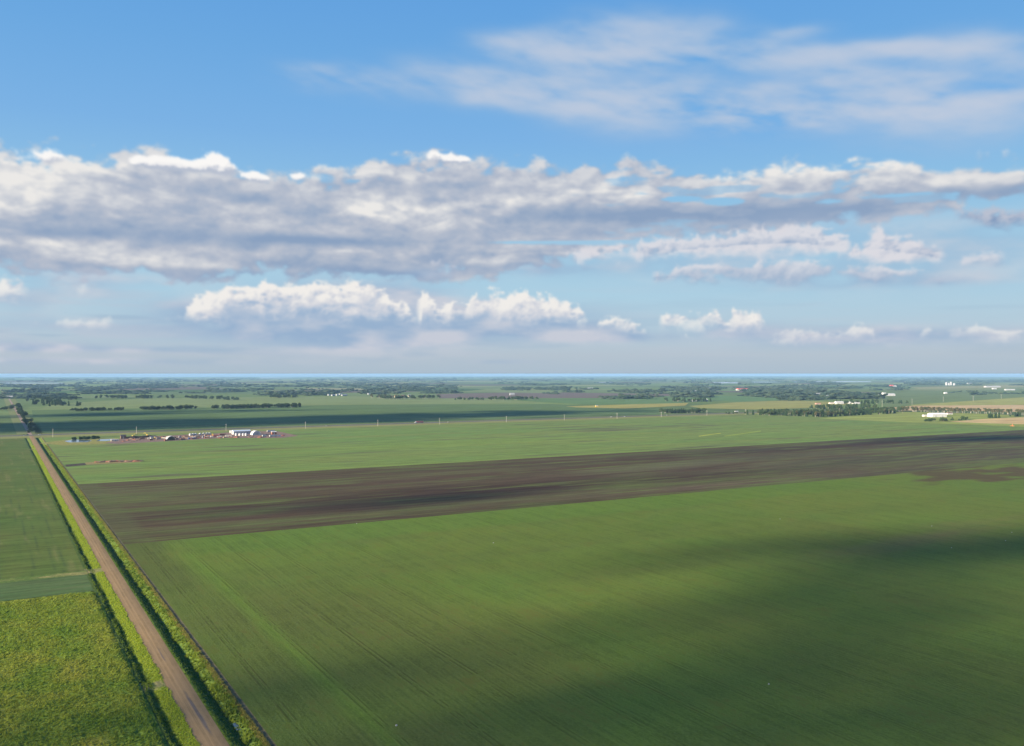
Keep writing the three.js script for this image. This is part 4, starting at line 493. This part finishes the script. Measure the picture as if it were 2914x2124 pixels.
{ const r = rng(404), ms = [WOODM, BROWN, RUST, GREYP, CREAM]; for (let i = 0; i < 72; i++) { const x = 350 + r() * 290, f = r(), y = mix(1258 - (x - 350) * 0.036, 1248 - (x - 350) * 0.03, f), k = Math.floor(r() * 5), m = ms[k]; if (i % 3 === 0) pile('scrap_pile', 'low heap of brown scrap and dirt among the yard stores', yardAt(x, y), [BROWN, RUST, DARK][i % 2], 4 + r() * 6, 1 + r() * 1.6, i, 'scrap', 'heaps in the yard'); else lumber('low stack of ' + ['bare timber', 'dark timber', 'rusty pipe', 'grey block', 'pale timber'][k] + ' on the yard dirt', yardAt(x, y), m, r() * 0.6 - 0.3, 4 + r() * 5, 1.2 + r() * 2.2, 2.5 + r() * 2); }
  for (let i = 0; i < 12; i++) pile('scrap_pile', 'brown heap on the dirt before the warehouse', yardAt(640 + r() * 110, 1246 - r() * 2), i % 2 ? BROWN : RUST, 4 + r() * 5, 1 + r() * 1.2, i + 60, 'scrap', 'heaps before the warehouse');
  for (let i = 0; i < 14; i++) pile('brush_pile', 'brown pile of brush on the tan strip in the pale green field', yardAt(276 + i * 9.2 + r() * 4, 1316 - i * 0.28 + r()), i % 3 ? BROWN : RUST, 6 + r() * 5, 1.2 + r() * 1.0, i + 20, 'brush', 'brush piles'); }

{ const q = [[-1, -3], [0.4, -4], [0.8, 0], [0.5, 4], [-0.8, 3]]; structure('puddle', new THREE.ShapeGeometry(new THREE.Shape(q.map(([a, b]) => new THREE.Vector2(a, b)))).rotateX(-Math.PI / 2).translate(70.6, -1.02, -302), new THREE.MeshPhysicalMaterial({ color: new THREE.Color().setRGB(0.06, 0.07, 0.07), roughness: 0.08 }), 'grey blue puddle in the weedy ditch'); }
// traffic
const onLine = (px, z) => { const a = (px - 1457) / FOCAL, t = z / (FWD.z + RGT.z * a); return [t * (FWD.x + RGT.x * a), z]; };
{
  const [x, z] = onLine(1192, -1920), t = thing('semi_truck', 'white cabbed semi truck hauling a long red trailer on the highway', 'truck', [x, z], Math.PI, undefined, 0.13);
  const tr2 = part('trailer', box(16.5, 2.9, 2.6, -3, 1.2, 0), REDP, t); part('trailer_stripe', box(16.4, 0.5, 2.66, -3, 2.3, 0), WHITE, tr2); part('chassis', box(21, 0.3, 1.2, -1, 0.85, 0), DARK, t); const cab = part('cab', merge([box(2.4, 3.0, 2.5, 7.6, 0.9, 0), box(2.0, 1.5, 2.1, 9.7, 0.8, 0)]), WHITE, t); part('windscreen', box(0.1, 1.0, 2.1, 8.84, 2.6, 0), GLASS, cab); wheels(t, [-10, -8.6, 5.8, 7.1, 9.9].flatMap((a) => [[a, 1.05], [a, -1.05]]), 1.35);
}
car('white car on the highway behind the red truck', onLine(1276, -1909), WHITE); car('white pickup on the highway beside a pole', onLine(1740, -1909), WHITE, 0, true); car('pale grey car on the highway past the white pickup', onLine(1778, -1909), mat(0.5, 0.5, 0.52, { roughness: 0.4 })); car('dark grey car on the highway shoulder', onLine(930, -1909), GREYP); car('silver car on the highway near the dense clump', onLine(1898, -1909), STEEL); car('white van like pickup waiting at the crossroads', onLine(112, -1909), WHITE, 0, true); car('dark pickup crossing the gravel road on the highway', onLine(78, -1921), DARK, 0, true);
{ const t = thing('road_sign', 'small green road sign facing the highway crossroads', 'sign', [48, -1892], 0.1); part('post', rod(0.09, 3, 0, -0.2, 0, 6), STEEL, t); part('panel', box(2.4, 1.1, 0.08, 0, 2.2, 0), mat(0.02, 0.12, 0.06), t); }

// farms
shed('farm_shed', 'large white farm shed on the pasture before the poplars', 'shed', G(2667, 1187), [44, 8, 22, 3.2], WHITE, mat(0.72, 0.68, 0.66), { turn: -0.35, doors: [-0.25, 0.2], windows: [0.42], vents: true });
shed('garage', 'small cream garage left of the large white shed', 'garage', G(2632, 1186), [10, 4, 8, 1.6], CREAM, WHITE, { turn: -0.35, windows: [0.3] }); shed('farmhouse', 'low white farmhouse with brown roof behind the large shed', 'house', G(2702, 1180), [16, 4, 9, 2.4], WHITE, BROWN, { turn: -0.35, windows: [-0.35, 0.3] });
shed('barn', 'white barn in the farmyard behind the thick trees', 'barn', G(2388, 1150), [32, 7, 16, 4], WHITE, WHITE, { turn: -0.35, doors: [-0.2, 0.25], vents: true }); shed('barn', 'long white barn at the right of the farmyard', 'barn', G(2436, 1150), [28, 5, 14, 3], WHITE, WHITE, { turn: -0.35 }); shed('farmhouse', 'small white gabled house between the farmyard barns', 'house', G(2417, 1149), [11, 6, 9, 4], WHITE, GREYP, { turn: 0.9, windows: [-0.3, 0.3] }); shed('shed', 'reddish shed at the edge of the yellow pasture', 'shed', G(2328, 1151), [20, 3.6, 10, 2], mat(0.5, 0.3, 0.25), RUST, { turn: -0.35 }); shed('shed', 'pale shed left of the white barn', 'shed', G(2366, 1150), [18, 4, 10, 2], CREAM, mat(0.5, 0.4, 0.36), { turn: -0.35 });
shed('long_barn', 'very long white barn beside a tall white end block', 'barn', G(2530, 1127), [60, 9, 22, 4], WHITE, WHITE, { turn: -0.4, doors: [-0.3, 0, 0.3], vents: true }); shed('end_block', 'tall white block at the end of the very long barn', 'barn', G(2516, 1127), [16, 16, 18, 2], WHITE, WHITE, { turn: -0.4 }); shed('farmhouse', 'white house left of the very long barn', 'house', G(2503, 1127), [14, 5, 10, 4], WHITE, GREYP, { turn: -0.4 }); shed('shed', 'pink roofed shed left of the very long barn', 'shed', G(2490, 1127), [22, 4, 10, 2], CREAM, RUST, { turn: -0.4 });
shed('barn', 'white barn in the small farm across the highway', 'barn', G(1976, 1143), [24, 5, 12, 3], WHITE, WHITE, { turn: -0.2 }); shed('shop', 'white gabled shop among the dark trees across the highway', 'shop', G(2011, 1142.5), [11, 7, 10, 5], WHITE, WHITE, { turn: 0.8 });
shed('hall', 'wide hall with red roof among the far woods', 'hall', G(2114, 1111), [90, 8, 40, 6], WHITE, REDP, { turn: -0.2, doors: [-0.3, 0.2] }); shed('hangar', 'wide white hangar on the pale far strip', 'hangar', G(2824, 1103), [130, 9, 40, 5], PALE, PALE, { turn: -0.45, doors: [-0.3, 0, 0.3] }); shed('shed', 'white shed below the wide hangar', 'shed', G(2830, 1108), [30, 6, 16, 3], WHITE, WHITE, { turn: -0.4 }); shed('shed', 'long low white shed right of the wide hangar', 'shed', G(2874, 1111), [70, 6, 20, 3], WHITE, WHITE, { turn: -0.4 }); shed('cottage', 'tiny white cottage in the dull green field', 'house', G(2691, 1121), [16, 6, 12, 4], WHITE, WHITE, { turn: -0.4 });
for (const [x, h] of [[2694, 38], [2701, 30], [2707, 42], [2716, 26]]) tank('tall pale grain silo on the skyline', G(x, 1097), 11, h * 0.75, PALE, 'grain silos on the skyline'); shed('barn', 'red sided barn by white annex near the skyline fields', 'barn', G(2538, 1102), [30, 12, 24, 8], RUST, REDP, { turn: -0.4 }); shed('shed', 'white annex beside the red sided barn', 'shed', G(2545, 1102), [34, 10, 20, 5], WHITE, WHITE, { turn: -0.4 });
for (const [x, y, w] of [[936, 1126, 14], [948, 1127, 20], [960, 1126, 16], [969, 1124, 18], [978, 1127, 26], [984, 1126, 12], [1050, 1123, 16]]) shed('farmhouse', 'small white house in the hamlet by the far bluff', 'house', G(x, y), [w, 5, 10, 3], PALE, x % 2 ? PALE : GREYP, { turn: 0.3, group: 'hamlet houses', windows: [-0.3, 0.3] });
for (const [x, y, w] of [[1110, 1132, 22], [1128, 1131, 20], [1146, 1130, 16], [1165, 1129, 14]]) shed('farm_shed', 'pale shed among the trees of the far farmstead', 'shed', G(x, y), [w, 6, 10, 4], CREAM, x % 3 ? GREYP : RUST, { turn: 0.2, group: 'farmstead sheds' });
for (const [x, y, w, lb] of [[1457, 1125, 26, 'white shed on the edge of far brown ploughing'], [1680, 1108, 40, 'white roofed shed in far tree belts'], [1974, 1117, 36, 'white shed beyond the brown ploughing'], [2022, 1108, 40, 'white shed left of the red roofed hall'], [2185, 1106, 20, 'small white house right of the red roofed hall'], [2332, 1125, 36, 'pinkish white shed in the wooded rise'], [2357, 1128, 18, 'small white house in the wooded rise'], [1698, 1158, 9, 'lone yellow shed on the pasture strip'], [2096, 1175, 10, 'tiny white hut by the highway pole'], [2380, 1173, 12, 'white hut inside the front shelterbelt'], [2425, 1171, 14, 'low white cabin inside the front shelterbelt'], [26, 1134, 30, 'white building by the far road in woods'], [2760, 1093, 60, 'pale works near the skyline silos']]) shed('shed', lb, 'shed', G(x, y), [w, w > 20 ? 8 : 4, Math.max(6, w * 0.5), w > 20 ? 4 : 1.6], lb.includes('yellow') ? YEL : PALE, PALE, { turn: -0.2 });
{ const t = thing('tractor', 'small rusty orange tractor at the edge of the tan stubble', 'tractor', G(2882, 1213), 0.4); part('body', box(4.4, 1.6, 1.6, 0, 1.0, 0), mat(0.5, 0.14, 0.03), t); const c = part('cab', box(1.6, 1.6, 1.6, -1, 2.6, 0), mat(0.5, 0.14, 0.03), t); part('window', box(1.66, 1.0, 1.3, -1, 2.9, 0), GLASS, c); wheels(t, [[1.5, 1], [1.5, -1]], 1.8); wheels(t, [[-1.4, 1.1], [-1.4, -1.1]], 2.6); part('implement', box(2, 0.8, 9, -5, 0.2, 0), mat(0.4, 0.12, 0.04), t); }
for (const [x, y] of [[1015, 1491], [1404, 1546], [2220, 1478], [2652, 1498], [2708, 1560], [2862, 1540], [2880, 1516], [2188, 1948], [1128, 2066]]) pile('white_rock', 'white field stone lying in the green crop', G(x, y), PALE, 0.7, 0.4, x, 'stone', 'white stones in the crop');


renderer.render(scene, camera);
